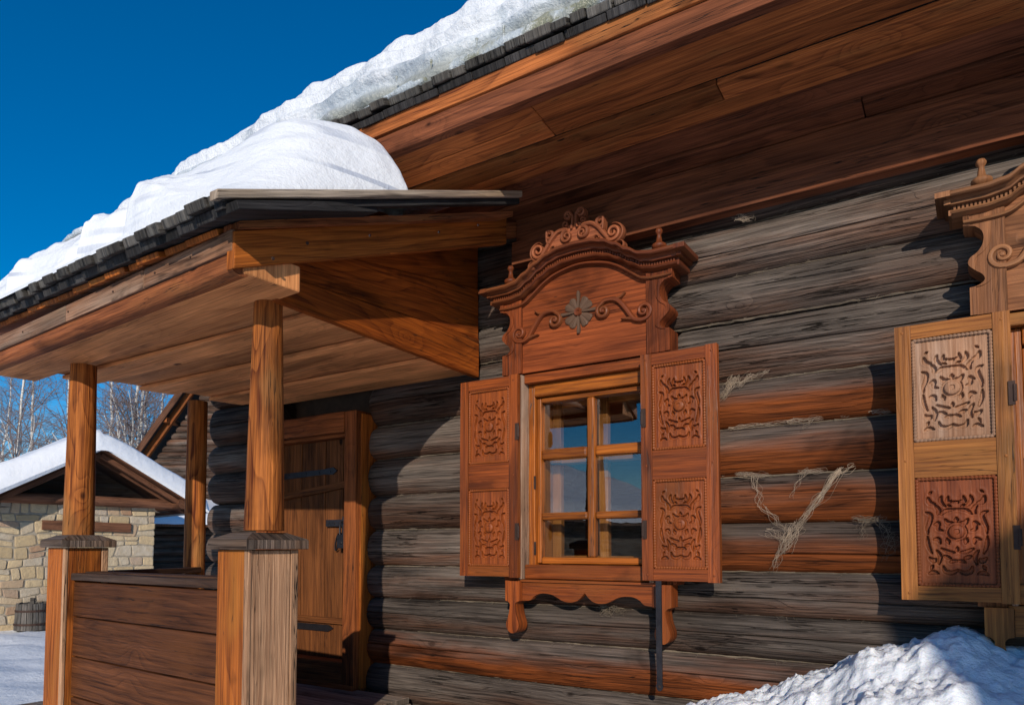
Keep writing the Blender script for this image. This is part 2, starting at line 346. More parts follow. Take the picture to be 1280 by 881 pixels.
def snow_mat(name, base=(.80, .83, .88), bs=.5, fine=70, dirt=0, rough=.55, coarse=6, sss=.0, dist=.03):
    t = NT(name); tc = t.n('TexCoord').outputs['Object']
    a = t.noise(tc, coarse, 5, .6); b = t.noise(tc, fine, 4, .65)
    c = t.mix(t.mr(a, .3, .7), tuple(x*.93 for x in base), base)
    if dirt:
        d = t.noise(tc, 3.3, 5, .65); c = t.mix(t.mr(d, .55, .72, 0, dirt, True), c, (.42, .38, .33))
    t.l(c, t.b.inputs['Base Color']); t.b.inputs['Roughness'].default_value = rough; t.b.inputs['Specular IOR Level'].default_value = .25
    if sss:
        t.b.inputs['Subsurface Weight'].default_value = sss; t.b.inputs['Subsurface Radius'].default_value = (.05, .07, .1); t.b.inputs['Subsurface Scale'].default_value = .3
    h = t.math('ADD', t.math('MULTIPLY', a, 1.), t.math('MULTIPLY', b, .25))
    bp = t.n('Bump'); bp.inputs['Strength'].default_value = bs; bp.inputs['Distance'].default_value = dist
    t.l(h, bp.inputs['Height']); t.l(bp.outputs[0], t.b.inputs['Normal'])
    return t.m
M['snow'] = snow_mat('snow', (.79, .81, .85), bs=.6)
def layered_snow(name, ice):
    t = NT(name); tc = t.n('TexCoord').outputs['Object']; wv = t.n('UVMap', uv_map='W').outputs[0]; sw = t.n('SeparateXYZ'); t.l(wv, sw.inputs[0])
    sp = t.n('SeparateXYZ'); t.l(tc, sp.inputs[0])
    a = t.noise(tc, 6, 5, .6); b = t.noise(tc, 60, 4, .65); c1 = t.noise(t.vscale(tc, (2.2, 2.2, 7)), 1, 5, .62)
    wob = t.noise(t.vscale(tc, (1.3, 1.3, 1)), 1, 3, .5)
    st = t.noise(t.vscale(tc, (.3, .3, 15)), 1, 2, .5, .5)
    col = t.mix(t.mr(a, .3, .7), (.74, .765, .80), (.80, .82, .85))
    if not ice:
        col = t.mix(t.math('MULTIPLY', t.mr(st, .535, .60, 0, .85, True), t.mr(wob, .44, .54)), col, (.42, .46, .55))  # blue-gray strata: snow layers plus the shadows between them, painted into the colour
    rough = .55
    if ice:
        f = t.math('SUBTRACT', t.math('ADD', t.math('MULTIPLY', c1, 1.5), t.math('MULTIPLY', t.noise(tc, 13, 4, .6), .5)), t.math('MULTIPLY', sw.outputs[1], 1.35))
        f = t.mr(f, .42, .72, 0, 1, True)
        icec = t.mix(t.mr(t.noise(tc, 4.3, 4, .6), .42, .6), (.40, .45, .50), (.60, .66, .70))
        icec = t.mix(t.mr(sw.outputs[1], .12, .24, .75, 0, True), icec, (.21, .21, .15))
        col = t.mix(t.math('MULTIPLY', f, .9), col, icec)
        t.l(t.mr(f, 0, 1, .55, .2), t.b.inputs['Roughness']); t.b.inputs['Specular IOR Level'].default_value = .5
    else: t.b.inputs['Roughness'].default_value = .6; t.b.inputs['Specular IOR Level'].default_value = .2
    t.l(col, t.b.inputs['Base Color'])
    h = t.math('ADD', t.math('ADD', a, t.math('MULTIPLY', b, .22)), t.math('MULTIPLY', st, .5 if not ice else .3))
    if ice: h = t.math('ADD', h, t.math('MULTIPLY', t.noise(tc, 22, 5, .7), 1.0))
    bp = t.n('Bump'); bp.inputs['Strength'].default_value = .7; bp.inputs['Distance'].default_value = .03
    t.l(h, bp.inputs['Height']); t.l(bp.outputs[0], t.b.inputs['Normal']); return t.m
M['snow_layer'] = layered_snow('layered_snow', False); M['snow_ice'] = layered_snow('icy_eave_snow', True)
M['snow_crust'] = snow_mat('crusty_snow', (.84, .86, .89), bs=.7, fine=60, dirt=.10, rough=.6, coarse=16, sss=.35)
M['snow_ground'] = snow_mat('ground_snow', (.90, .92, .94), bs=.6, fine=25, dirt=.15, coarse=3, dist=.06)
def ice_mat():
    t = NT('old_ice'); tc = t.n('TexCoord').outputs['Object']
    a = t.noise(tc, 5, 5, .6); b = t.noise(tc, 16, 5, .7)
    c = t.mix(t.mr(a, .42, .6, 0, 1, True), (.50, .55, .58), (.25, .25, .17))
    c = t.mix(t.mr(b, .5, .68, 0, .7, True), c, (.75, .78, .8))
    t.l(c, t.b.inputs['Base Color']); t.b.inputs['Roughness'].default_value = .18; t.b.inputs['Specular IOR Level'].default_value = .6
    bp = t.n('Bump'); bp.inputs['Strength'].default_value = .9; bp.inputs['Distance'].default_value = .03
    t.l(b, bp.inputs['Height']); t.l(bp.outputs[0], t.b.inputs['Normal']); return t.m
M['ice'] = ice_mat()
def glass_mat(strength=1.0):
    t = NT('window_glass'); t.t.nodes.remove(t.b)
    out = t.t.nodes['Material Output']; g = t.n('BsdfGlossy'); g.inputs['Roughness'].default_value = .005
    tr = t.n('BsdfTransparent'); tr.inputs[0].default_value = (.93, .95, .94, 1); f = t.n('LayerWeight'); f.inputs['Blend'].default_value = .5
    tc = t.n('TexCoord').outputs['Object']; bp = t.n('Bump'); bp.inputs['Strength'].default_value = .03; bp.inputs['Distance'].default_value = .02
    t.l(t.noise(tc, 4, 1, .4), bp.inputs['Height']); t.l(bp.outputs[0], g.inputs['Normal'])
    mx = t.n('MixShader'); t.l(t.math('ADD', t.math('MULTIPLY', t.math('POWER', f.outputs['Facing'], 3.), .88), .13, True), mx.inputs[0]); t.l(tr.outputs[0], mx.inputs[1]); t.l(g.outputs[0], mx.inputs[2]); t.l(mx.outputs[0], out.inputs[0])
    return t.m
M['glass'] = glass_mat(1.6)
def stone_mat():
    t = NT('sandstone'); wv = t.n('UVMap', uv_map='W').outputs[0]; sw = t.n('SeparateXYZ'); t.l(wv, sw.inputs[0])
    tc = t.n('TexCoord').outputs['Object']; cr = t.n('ValToRGB'); e = cr.color_ramp
    e.elements[0].color = (.42, .31, .17, 1); e.elements[1].color = (.62, .51, .34, 1)
    for p, c in ((.25, (.58, .44, .26, 1)), (.5, (.50, .39, .24, 1)), (.8, (.46, .40, .32, 1)), (.93, (.34, .19, .11, 1))):
        q = e.elements.new(p); q.color = c
    t.l(sw.outputs[0], cr.inputs[0]); n = t.noise(tc, 7, 6, .65)
    c = t.mix(t.mr(n, .38, .66, 0, .6), cr.outputs[0], (.34, .26, .17)); t.l(c, t.b.inputs['Base Color']); t.b.inputs['Roughness'].default_value = .9
    bp = t.n('Bump'); bp.inputs['Strength'].default_value = .8; bp.inputs['Distance'].default_value = .03
    t.l(t.noise(tc, 14, 6, .7), bp.inputs['Height']); t.l(bp.outputs[0], t.b.inputs['Normal']); return t.m
M['stone'] = stone_mat()
M['mortar'] = flat('mortar', (.36, .31, .24), .95, 0, .6, 30, .35)
def bark_mat():
    t = NT('birch_bark'); tc = t.n('TexCoord').outputs['Object']
    v = t.vscale(tc, (3, 3, 16)); n = t.noise(v, 1, 4, .6)
    t.l(t.mix(t.mr(n, .56, .62), (.66, .63, .58), (.05, .04, .035)), t.b.inputs['Base Color']); t.b.inputs['Roughness'].default_value = .8; return t.m
M['bark'] = bark_mat()
M['twig'] = flat('birch_twig', (.25, .19, .175), .8, 0, 0, 10, .4)

# ================================================================ SETTING: ground
def ground():
    m = MB(); n = 110
    def axis(lo, hi, dense_lo, dense_hi, n):
        a = [dense_lo+(dense_hi-dense_lo)*k/n for k in range(n+1)]
        return [lo, lo*.6+dense_lo*.4, lo*.25+dense_lo*.75, lo*.1+dense_lo*.9]+a+[hi*.1+dense_hi*.9, hi*.25+dense_hi*.75, hi*.6+dense_hi*.4, hi]
    xs = axis(-400, 400, -26, 8, 130); ys = axis(-400, 400, -8, 12, 90); g = []
    for y in ys:
        row = []
        for x in xs:
            z = 0
            if -26 <= x <= 8 and -8 <= y <= 12:
                z = .06*fbm((x*.5, y*.5, 3), 4)+.02*fbm((x*3, y*3, 5), 3)
            if -16 < x < -5.8 and -3 < y < 7: z += .05*fbm((x*1.5, y*1.5, 8), 4)-.03*max(0, NZ.noise(V((x*2.6, y*2.6, 4))))
            if False and y > -.2 and y < 7 and x < -5.5: z *= .5
            row.append(V((x, y, z-.02)))
        g.append(row)
    m.v = [p for r in g for p in r]; W_ = len(xs)
    for j in range(len(ys)-1):
        for i in range(W_-1):
            m.f.append([j*W_+i, j*W_+i+1, (j+1)*W_+i+1, (j+1)*W_+i]); m.uv += [(0, 0)]*4; m.w += [(0, 0)]*4; m.m.append(0)
    o = m.build('ground', M['snow_ground'], smooth=True, sharp=180); tag(o, kind='structure')
ground()

# ================================================================ LOG HOUSE
house = empty('log_house', (0, 0, 0)); tag(house, 'weathered log house with carved window surrounds and snow covered plank roof', 'house')
WX = (-1.9, .54); WZ = (0, -.055)
DOOR = (-4.72, -3.80)
SE = [0, .27, .52, .77, 1.025, 1.25, 1.475, 1.73, 1.98, 2.245, 2.49, 2.83, 3.07, 3.355, 3.6, 3.86]
RED = {3, 6, 7, 8, 9}                  # courses kept red brown in the sheltered stretch right of the window
def log_piece(x0, x1, zi, name='log'):
    z0, z1 = SE[zi], SE[zi+1]; h = z1-z0; r = h/2/.945; cz = (z0+z1)/2; cy = r if r < .15 else r*.93
    rnd = (zi*.377+x0*.13) % 1.0; sd = zi*11.3
    crack = {10: 0.0, 4: .06, 11: .25, 12: -.15, 5: -.2, 9: .3, 1: .1, 13: .12, 6: -.25, 3: .2}.get(zi)
    N = 30; angs = [2*pi*j/N for j in range(N)]
    if crack is not None:
        ca = pi+crack      # pi is the front (towards -y)
        angs = sorted([a for a in angs if abs(a-ca) > .10]+[ca-.06, ca-.022, ca, ca+.022, ca+.06])
    L = x1-x0; seg = max(6, int(L/.055)); rs = []
    for k in range(seg+1):
        x = x0+L*k/seg; e = min(x-x0, x1-x); er = 1
        if e < .045: er = .80+.20*math.sqrt(max(0, 1-(1-e/.045)**2))
        dz = .012*NZ.noise(V((x*.5+sd, 0, 3))); dy = .012*NZ.noise(V((x*.6+sd, 5, 3)))
        rr = r*(1+.035*NZ.noise(V((x*.45+sd, 9, 1)))); ring = []
        for a in angs:
            q = rr*er*(1+.045*NZ.noise(V((x*1.1+sd, cos(a)*1.1, sin(a)*1.1)))+.018*NZ.noise(V((x*5+sd, cos(a)*7, sin(a)*7))))
            if h > .3: q *= (1-.10*abs(cos(a)))
            if crack is not None:
                act = min(1, max(0, .55+1.6*NZ.noise(V((x*.7+sd, 77, 2)))))
                if zi == 10: act = 1
                d = abs(a-ca)
                if d < .012: q -= .035*act
                elif d < .03: q -= .006*act
            aw = a+(.05*NZ.noise(V((x*1.3+sd, 31, 2))) if crack is not None and abs(a-ca) < .06 else 0)
            ca_ = cos(aw); ring.append(V((x, cy+dy+q*math.copysign(abs(ca_)**.66, ca_), cz+dz-q*sin(aw)*.985)))
        rs.append(ring)
    Na = len(angs)
    # weather: 1 at the top of the log, 0 at the bottom (a: pi/2 -> bottom, 3pi/2 -> top)
    m = MB()
    def wt(f):
        a = angs[int(round(f*Na)) % Na]; return .5-.5*sin(a)
    # exact per index weather
    m.rings(rs, rnd=rnd, wt=wt, off=(x0+zi*7.7, zi*3.3))
    return m, rnd
def spans(zi):
    z0, z1 = SE[zi], SE[zi+1]; cuts = []
    if z0 < 2.58 and z1 > .66: cuts.append((DOOR[0]-.10, DOOR[1]+.045))
    for cx in WX:
        if 1.44 < z0 < 2.6: cuts.append((cx-.47, cx+.47))
    x = -5.68; out = []
    for a, b in sorted(cuts): out.append((x, a)); x = b
    out.append((x, 3.4)); return out
for zi in range(len(SE)-1):
    for a, b in spans(zi):
        red = (zi in RED and a > -3 and not (zi == 3 and False)) or (zi == 3)
        if zi in (6, 7, 8, 9) and b < -1: red = False
        if zi == 3 and b < -4: red = False
        m, rnd = log_piece(a, b, zi)
        m.build('log', M['log_red'] if red else M['log_gray'], house, smooth=True, sharp=50)
# side and back walls (logs seen edge-on or from outside positions)
for X in (-5.35, 3.1):
    for zi in range(len(SE)-1):
        z0, z1 = SE[zi]+.12, SE[zi+1]+.12
        m = MB(); round_pole(m, (X, .22, (z0+z1)/2), (X, 6.3, (z0+z1)/2), (z1-z0)/1.74, (z1-z0)/1.74, n=14, seg=12); m.build('wall_log', M['log_gray'], house, smooth=True)
part('back_wall', lambda m: m.box((-5.3, 6.0, 0), (3.1, 6.2, 3.8)), M['oldbarn'], house)
part('ceiling', lambda m: m.box((-5.3, .35, 3.2), (3.1, 6.0, 3.25)), M['room'], house)
part('room_floor', lambda m: m.box((-5.3, .3, .6), (3.1, 6.0, .66)), M['room'], house)
def inner(m):
    xs = [-5.3, WX[0]-.37, WX[0]+.37, WX[1]-.37, WX[1]+.37, 3.1]
    for i in range(0, 5):
        if i in (1, 3):
            k = (i-1)//2; m.box((xs[i], .27, .66), (xs[i+1], .3, 1.5+WZ[k])); m.box((xs[i], .27, 2.5+WZ[k]), (xs[i+1], .3, 3.2))
        else: m.box((xs[i], .27, .66), (xs[i+1], .3, 3.2))
part('inner_wall', inner, M['room'], house)

# frieze and soffit of the main roof
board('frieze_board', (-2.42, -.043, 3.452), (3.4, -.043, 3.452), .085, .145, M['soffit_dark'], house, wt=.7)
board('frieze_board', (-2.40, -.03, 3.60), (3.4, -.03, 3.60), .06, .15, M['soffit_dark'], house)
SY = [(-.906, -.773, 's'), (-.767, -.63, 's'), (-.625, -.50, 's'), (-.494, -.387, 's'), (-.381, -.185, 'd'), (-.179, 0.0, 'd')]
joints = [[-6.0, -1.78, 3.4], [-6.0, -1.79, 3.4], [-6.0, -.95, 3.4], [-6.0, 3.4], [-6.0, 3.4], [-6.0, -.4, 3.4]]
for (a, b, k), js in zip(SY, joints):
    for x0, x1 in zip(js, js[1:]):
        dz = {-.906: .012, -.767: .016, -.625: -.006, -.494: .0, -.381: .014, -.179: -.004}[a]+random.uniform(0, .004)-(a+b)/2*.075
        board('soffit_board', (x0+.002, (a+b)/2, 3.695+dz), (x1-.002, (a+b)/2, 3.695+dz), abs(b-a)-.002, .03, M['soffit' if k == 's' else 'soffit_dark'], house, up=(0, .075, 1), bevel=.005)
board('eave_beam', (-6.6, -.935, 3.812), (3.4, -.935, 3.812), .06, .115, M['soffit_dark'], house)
board('eave_beam', (-6.6, -.945, 3.916), (3.4, -.945, 3.916), .07, .09, M['soffit'], house)

# ---- plank roof of the main house
MS = .5
def zmain(y): return 4.025+MS*(y+1.015)
def roof_slab(m):
    x0, x1 = -6.6, 3.4
    for s in (0, 1):
        y0, y1 = (-.93, 3.0) if s == 0 else (3.0, 6.9); za = zmain(y0)-.12; zb = zmain(y1)-.12
        if s: za, zb = zmain(3.0)-.12, zmain(-.90)-.12
        m.hexa([(x0, y0, za), (x1, y0, za), (x1, y1, zb), (x0, y1, zb), (x0, y0, za+.06), (x1, y0, za+.06), (x1, y1, zb+.06), (x0, y1, zb+.06)], V((0, 1, 0)))
roofo = part('roof', roof_slab, M['shingle_dk'], house)
def shingle_row(m, x0, x1, y, z, slope, th, L, wlo, whi, jy=.02, jz=.01, yfun=None):
    x = x0; d = V((0, 1, slope)).normalized(); up = V((0, -slope, 1)).normalized()
    while x < x1:
        w_ = random.uniform(wlo, whi); yy = (yfun(x) if yfun else y)+random.uniform(-jy, jy); zz = z+random.uniform(-jz, jz)+slope*(yy-y if not yfun else random.uniform(-jy, jy))
        beam(m, V((x+w_/2, yy, zz)), V((x+w_/2, yy, zz))+d*L, w_-.006, th, up, n=2, jit=.004, wt=random.uniform(.2, .9)); x += w_
m = MB(); shingle_row(m, -6.65, 3.4, -1.025, 4.003, MS, .040, .8, .08, .15); m.build('eave_shingle', M['shingle'], house, bevel=.006)
m = MB(); shingle_row(m, -6.63, 3.4, -1.0, 3.961, MS, .036, .8, .14, .22, jy=.006, jz=.004); m.build('eave_shingle', M['shingle_dk'], house, bevel=.004)
board('wind_board', (-6.63, -.995, 3.975), (-6.63, 3.0, zmain(3.0)-.05), .03, .08, M['shingle'], house)

# ================================================================ WINDOWS
CT = [(0, 3.352), (.1, 3.347), (.18, 3.328), (.255, 3.293), (.33, 3.245), (.40, 3.207), (.47, 3.196), (.62, 3.196)]
def ctop(x): return interp(abs(x), CT)
STRK = [  # carved cuts of half a shutter panel (u 0..1 from the axis, v 0..1 from the top): points and radius
    ([(.70, .14), (.66, .19), (.52, .21)], .055), ([(.36, .13), (.38, .18), (.26, .235)], .045), ([(.19, .135), (.21, .185), (.11, .18)], .045),
    ([(.0, .20), (.07, .185)], .04), ([(.38, .315), (.25, .275), (.0, .26)], .042), ([(.52, .22), (.43, .27), (.47, .31)], .05),
    ([(.76, .29), (.64, .315), (.66, .38), (.73, .45), (.73, .51)], .048), ([(.74, .54), (.72, .63), (.64, .71)], .042),
    ([(.56, .42), (.45, .40), (.46, .46), (.35, .48)], .045), ([(.28, .365), (.20, .405), (.08, .40)], .05), ([(.0, .35), (.0, .39)], .05),
    ([(.58, .57), (.46, .565), (.42, .61)], .045), ([(.25, .56), (.2, .61)], .05), ([(.40, .66), (.2, .695), (.07, .70)], .042), ([(.0, .645), (.0, .69)], .04),
    ([(.34, .735), (.16, .76)], .045), ([(.52, .68), (.43, .74), (.47, .82)], .045), ([(.70, .755), (.60, .785), (.54, .765)], .05),
    ([(.73, .92), (.60, .90), (.49, .915)], .045), ([(.36, .84), (.31, .89), (.15, .905), (.0, .875)], .05), ([(.19, .80), (.1, .785), (.0, .783)], .04),
    ([(.62, .83), (.68, .875)], .035), ([(.60, .08), (.68, .10)], .03), ([(.22, .22), (.12, .235)], .03)]
import numpy as np
def carve_heights(W_, H_, nx, nz, seed):
    rng = random.Random(seed)
    X = np.linspace(-W_/2, W_/2, nx+1)[None, :].repeat(nz+1, 0); Z = np.linspace(0, H_, nz+1)[:, None].repeat(nx+1, 1)
    D = np.full(X.shape, 9.0); hu = W_/2*.98; y0 = .06*H_; hh = H_*.90
    for pts, rad in STRK:
        for sg in (-1, 1):
            P = bez([(sg*u*hu, H_-(y0+v*hh)) for u, v in pts], 6) if len(pts) > 2 else [(sg*u*hu, H_-(y0+v*hh)) for u, v in pts]
            n = len(P)-1
            for i in range(n):
                a, b = P[i], P[i+1]; dx, dz = b[0]-a[0], b[1]-a[1]; L2 = dx*dx+dz*dz+1e-12
                t = np.clip(((X-a[0])*dx+(Z-a[1])*dz)/L2, 0, 1)
                s = (i+t)/n; r = rad*hu*(.35+.95*np.sin(np.pi*np.clip(s*.86+.08, 0, 1)))
                D = np.minimum(D, np.hypot(X-a[0]-t*dx, Z-a[1]-t*dz)-r)
    h = np.where(D < 0, -.017*np.clip(-D/.0012, 0, 1), 0)
    h += .0016*np.exp(-((D-.006)/.004)**2)           # raised lips between the cuts
    bz = H_-(y0+.49*hh); rr = np.hypot(X, Z-bz); R0 = .2*hu
    inb = rr < R0*1.35
    hb = np.where(rr < R0, .009*np.sqrt(np.clip(1-(rr/R0)**2, 0, 1))+.004-.006*(rr < R0*.35), -.008)
    h = np.where(inb, hb, h)
    return X, Z, h
def carved_panel(m, x0, x1, z0, z1, y, mi, seed):
    W_, H_ = x1-x0, z1-z0; nx, nz = 108, 176; X, Z, h = carve_heights(W_, H_, nx, nz, seed)
    i0 = len(m.v)
    for j in range(nz+1):
        for i in range(nx+1): m.v.append(V((x0+W_/2+X[j, i], y-h[j, i], z0+Z[j, i])))
    for j in range(nz):
        for i in range(nx):
            q = [i0+j*(nx+1)+i, i0+j*(nx+1)+i+1, i0+(j+1)*(nx+1)+i+1, i0+(j+1)*(nx+1)+i]; m.f.append(q)
            m.uv += [(m.v[k].z+seed, m.v[k].x) for k in q]; m.w += [(.4+seed*.03 % .3, .3)]*4; m.m.append(mi)
def beads(m, a, b, r, mi, step=.0145):
    """a turned bead moulding running from a to b"""
    a = V(a); b = V(b); L = (b-a).length; n = max(2, int(L/step)); d = (b-a).normalized(); s1 = d.cross(V((0, 1, 0))).normalized()
    rs = []
    for k in range(n*4+1):
        c = a+d*(L*k/(n*4)); q = r*(.62+.38*abs(sin(pi*k/4)))
        rs.append([c+s1*cos(t)*q+V((0, 1, 0))*sin(t)*q for t in [2*pi*j/8 for j in range(8)]])
    m.rings(rs, mi=mi, rnd=.3)
def shutter(x0, x1, zb, mats, parent, name='shutter', two=False, seed=1):
    m = MB(); yf, yb = -.202, -.168; z0, z1 = 1.43+zb, 2.645+zb; sw = .062
    xs0, xs1 = x0+sw, x1-sw; rails = [(z0, z0+.06), (1.965+zb, 2.12+zb), (z1-.063, z1)]
    beam(m, ((x0+xs0)/2, (yf+yb)/2, z0), ((x0+xs0)/2, (yf+yb)/2, z1), yb-yf, sw, (1, 0, 0), jit=.001)
    beam(m, ((x1+xs1)/2, (yf+yb)/2, z0-.004), ((x1+xs1)/2, (yf+yb)/2, z1+.004), yb-yf, sw, (1, 0, 0), jit=.001)
    for a, b in rails: beam(m, (xs0+.001, (yf+yb)/2+.002, (a+b)/2), (xs1-.001, (yf+yb)/2+.002, (a+b)/2), yb-yf-.002, b-a, (0, 0, 1), jit=.001)
    for k, ((_, a), (b, _)) in enumerate(zip(rails, rails[1:])):
        mi = 1+(k if two else 0)
        carved_panel(m, xs0+.001, xs1-.001, a+.001, b-.001, yf+.014, mi, seed+k)
        m.box((xs0+.001, yf+.0325, a+.001), (xs1-.001, yb-.0005, b-.001), (0, 0, 1), mi=mi)
        q = .008; yy = yf+.008
        for p0, p1 in (((xs0+q, yy, a+q), (xs1-q, yy, a+q)), ((xs0+q, yy, b-q), (xs1-q, yy, b-q)), ((xs0+q, yy, a+q), (xs0+q, yy, b-q)), ((xs1-q, yy, a+q), (xs1-q, yy, b-q))):
            beads(m, p0, p1, .0085, mi)
    for zz in (z0+.03, z1-.03, 2.04+zb):          # wooden pegs
        for xx in (x0+.03, x1-.03): lathe(m, (xx, yf+.004, zz), [(.006, 0), (.006, .006), (.003, .007)], n=8, axis='y')
    return m.build(name, mats, parent, smooth=True, sharp=30, bevel=0)

def make_window(cx, zb, pal):
    W = empty('window', (0, 0, 0), house)
    mt = lambda k: M[pal.get(k, k)]
    X = lambda x: cx+x
    Z = lambda z: z+zb
    # casing boards behind the shutters
    for s in (-1, 1):
        board('casing_board', (X(s*.485), -.06, Z(1.405)), (X(s*.485), -.06, Z(2.66)), .12, .13, mt('pediment'), W, up=(1, 0, 0))
        board('jamb_strip', (X(s*.417), -.085, Z(1.415)), (X(s*.417), -.085, Z(2.655)), .13, .022, M['jamb'], W, up=(1, 0, 0))
    board('head_board', (X(-.405), -.05, Z(2.63)), (X(.405), -.05, Z(2.63)), .14, .055, mt('shutter'), W)
    # frame and sash
    for s in (-1, 1):
        board('frame_stile', (X(s*.382), -.02, Z(1.43)), (X(s*.382), -.02, Z(2.60)), .10, .046, M['sash'], W, up=(1, 0, 0), bevel=.005)
    board('frame_head', (X(-.358), -.03, Z(2.563)), (X(.358), -.03, Z(2.563)), .10, .075, M['sash'], W, bevel=.006)
    board('frame_sill', (X(-.405), -.06, Z(1.46)), (X(.405), -.06, Z(1.46)), .12, .085, mt('shutter'), W, bevel=.008)
    for s in (-1, 1): board('sash_stile', (X(s*.343), -.02, Z(1.51)), (X(s*.343), -.02, Z(2.52)), .055, .03, M['sash'], W, up=(1, 0, 0), bevel=.007)
    board('sash_rail', (X(-.328), -.02, Z(2.505)), (X(.328), -.02, Z(2.505)), .052, .03, M['sash'], W, bevel=.007)
    board('sash_rail', (X(-.328), -.02, Z(1.527)), (X(.328), -.02, Z(1.527)), .052, .04, M['sash'], W, bevel=.008)
    board('mullion', (X(.008), -.024, Z(1.545)), (X(.008), -.024, Z(2.49)), .052, .048, M['sash'], W, up=(1, 0, 0), bevel=.011)
    for s in (-1, 1):
        board('glazing_bar', (X(.008+s*.026), -.023, Z(2.17)), (X(s*.33), -.023, Z(2.17)), .05, .062, M['sash'], W, bevel=.016)
        board('glazing_bar', (X(.008+s*.026), -.023, Z(1.793)), (X(s*.33), -.023, Z(1.793)), .044, .044, M['sash'], W, bevel=.013)
    part('pane', lambda m: m.box((X(-.335), -.006, Z(1.53)), (X(.335), -.003, Z(2.50))), M['glass'], W)
    # inner reveal and second sash
    for s in (-1, 1): board('reveal_board', (X(s*.372), .15, Z(1.48)), (X(s*.372), .15, Z(2.56)), .236, .024, M['sash2'], W, up=(1, 0, 0), bevel=.002)
    board('reveal_board', (X(-.36), .15, Z(1.49)), (X(.36), .15, Z(1.49)), .236, .02, M['sash2'], W, bevel=.002)
    board('reveal_board', (X(-.36), .15, Z(2.55)), (X(.36), .15, Z(2.55)), .236, .02, M['sash2'], W, bevel=.002)
    for xx in (-.325, .0, .325): board('inner_sash_bar', (X(xx), .16, Z(1.5)), (X(xx), .16, Z(2.54)), .045, .062, M['sash2'], W, up=(1, 0, 0), bevel=.006)
    for zz in (1.53, 2.15, 2.51): board('inner_sash_bar', (X(-.35), .168, Z(zz)), (X(.35), .168, Z(zz)), .04, .05, M['sash2'], W, bevel=.006)
    # pediment
    def ped(m):
        N = 40; xs = [-.405+.81*k/N for k in range(N+1)]
        prism(m, None, -.135, -.02, rnd=.31, strip=([(X(x), Z(2.665)) for x in xs], [(X(x), Z(min(ctop(x)-.05, 2.93))) for x in xs]))
        prism(m, None, -.137, -.02, rnd=.62, strip=([(X(x), Z(min(ctop(x)-.049, 2.931))) for x in xs], [(X(x), Z(ctop(x)-.04)) for x in xs]))
    part('pediment_panel', ped, mt('pediment'), W)
    prof = [(.536, 2.663), (.536, 2.785), (.505, 2.79), (.480, 2.81), (.487, 2.835), (.515, 2.86), (.538, 2.888), (.532, 2.915), (.505, 2.935), (.485, 2.965), (.479, 3.0), (.487, 3.03), (.510, 3.053), (.553, 3.062), (.553, 3.115)]
    for s in (-1, 1):
        def side(m):
            pr = [prof[0]]+bez(prof[1:-2], 4)+[prof[-2], prof[-1]]
            for off, y0, y1 in ((0, -.152, -.02), (.028, -.158, -.05)):
                a = [(.405 if off == 0 else .500 if False else max(.405, p[0]-.02), p[1]) for p in pr] if off else [(.405, p[1]) for p in pr]
                b = [(p[0]+(.0 if off == 0 else .004), p[1]) for p in pr]
                lo, hi = [(X(s*p[0]), Z(p[1])) for p in a], [(X(s*p[0]), Z(p[1])) for p in b]
                if s > 0: lo, hi = hi, lo
                prism(m, None, y0, y1, g=(0, 0, 1), rnd=.5+.2*s, strip=(lo, hi))
        part('pediment_side', side, mt('pediment'), W)
    def cornice(m):
        N = 72; xs = [-.60+1.2*k/N for k in range(N+1)]
        P = [(0, -.02), (0, -.245), (-.006, -.252), (-.018, -.252), (-.024, -.243), (-.024, -.222), (-.034, -.206), (-.044, -.203), (-.045, -.172), (-.064, -.172), (-.065, -.190), (-.072, -.194), (-.079, -.188), (-.086, -.165), (-.088, -.155), (-.088, -.02)]
        rs = []
        for x in xs: rs.append([V((X(x*1.0), y, Z(ctop(x)+n))) for n, y in P])
        # ends flare outward like a return
        m.rings(rs, closed=True, rnd=.2)
        for s in (-1, 1):
            for n0, n1, ov, yf in ((-.024, 0, .058, -.252), (-.044, -.024, .026, -.21), (-.088, -.064, .010, -.19)):
                a, b = sorted((X(s*.599), X(s*(.599+ov)))); m.box((a, yf, Z(3.196+n0)), (b, -.02, Z(3.196+n1)), (0, 1, 0), rnd=.2)
        k = -.585
        while k < .585:
            zc = Z(ctop(k)-.054); m.box((X(k-.0045), -.183, zc-.008), (X(k+.0045), -.172, zc+.008), rnd=.2); k += .0155
    part('cornice', cornice, mt('orn'), W, smooth=True, sharp=28, bevel=0)
    def archm(m):
        pts = [(-.555, 3.078), (-.48, 3.076), (-.39, 3.085), (-.32, 3.13), (-.24, 3.186), (-.15, 3.225), (0, 3.248), (.15, 3.225), (.24, 3.186), (.32, 3.13), (.39, 3.085), (.48, 3.076), (.555, 3.078)]
        p = bez([(X(a), Z(b)) for a, b in pts], 6); ribbon(m, p, [.017]*len(p), -.172, -.13)
    part('arch_moulding', archm, mt('orn'), W, smooth=True)
    # rosette
    def ros(m):
        c = (X(-.018), Z(2.972)); y = -.137
        for k in range(12):
            a = 2*pi*k/12; cr = k % 3 == 0
            r1, wd = (.125, .026) if cr else (.096, .053)
            if k in (3, 9): r1 *= 1.0
            n = 9; path = [(c[0]+cos(a)*(.018+(r1-.018)*i/n), c[1]+sin(a)*(.018+(r1-.018)*i/n)) for i in range(n+1)]
            ws = [wd*(.35+.65*(i/n)**.8) if i < n-1 else wd*(.86 if i == n-1 else .45) for i in range(n+1)]
            ribbon(m, path, ws, y-(.017 if cr else .010), y+.005)
        lathe(m, (c[0], y, c[1]), [(.026, -.003), (.026, .014), (.021, .023), (.011, .021), (.006, .014), (.001, .014)], n=18, axis='y', mi=1)
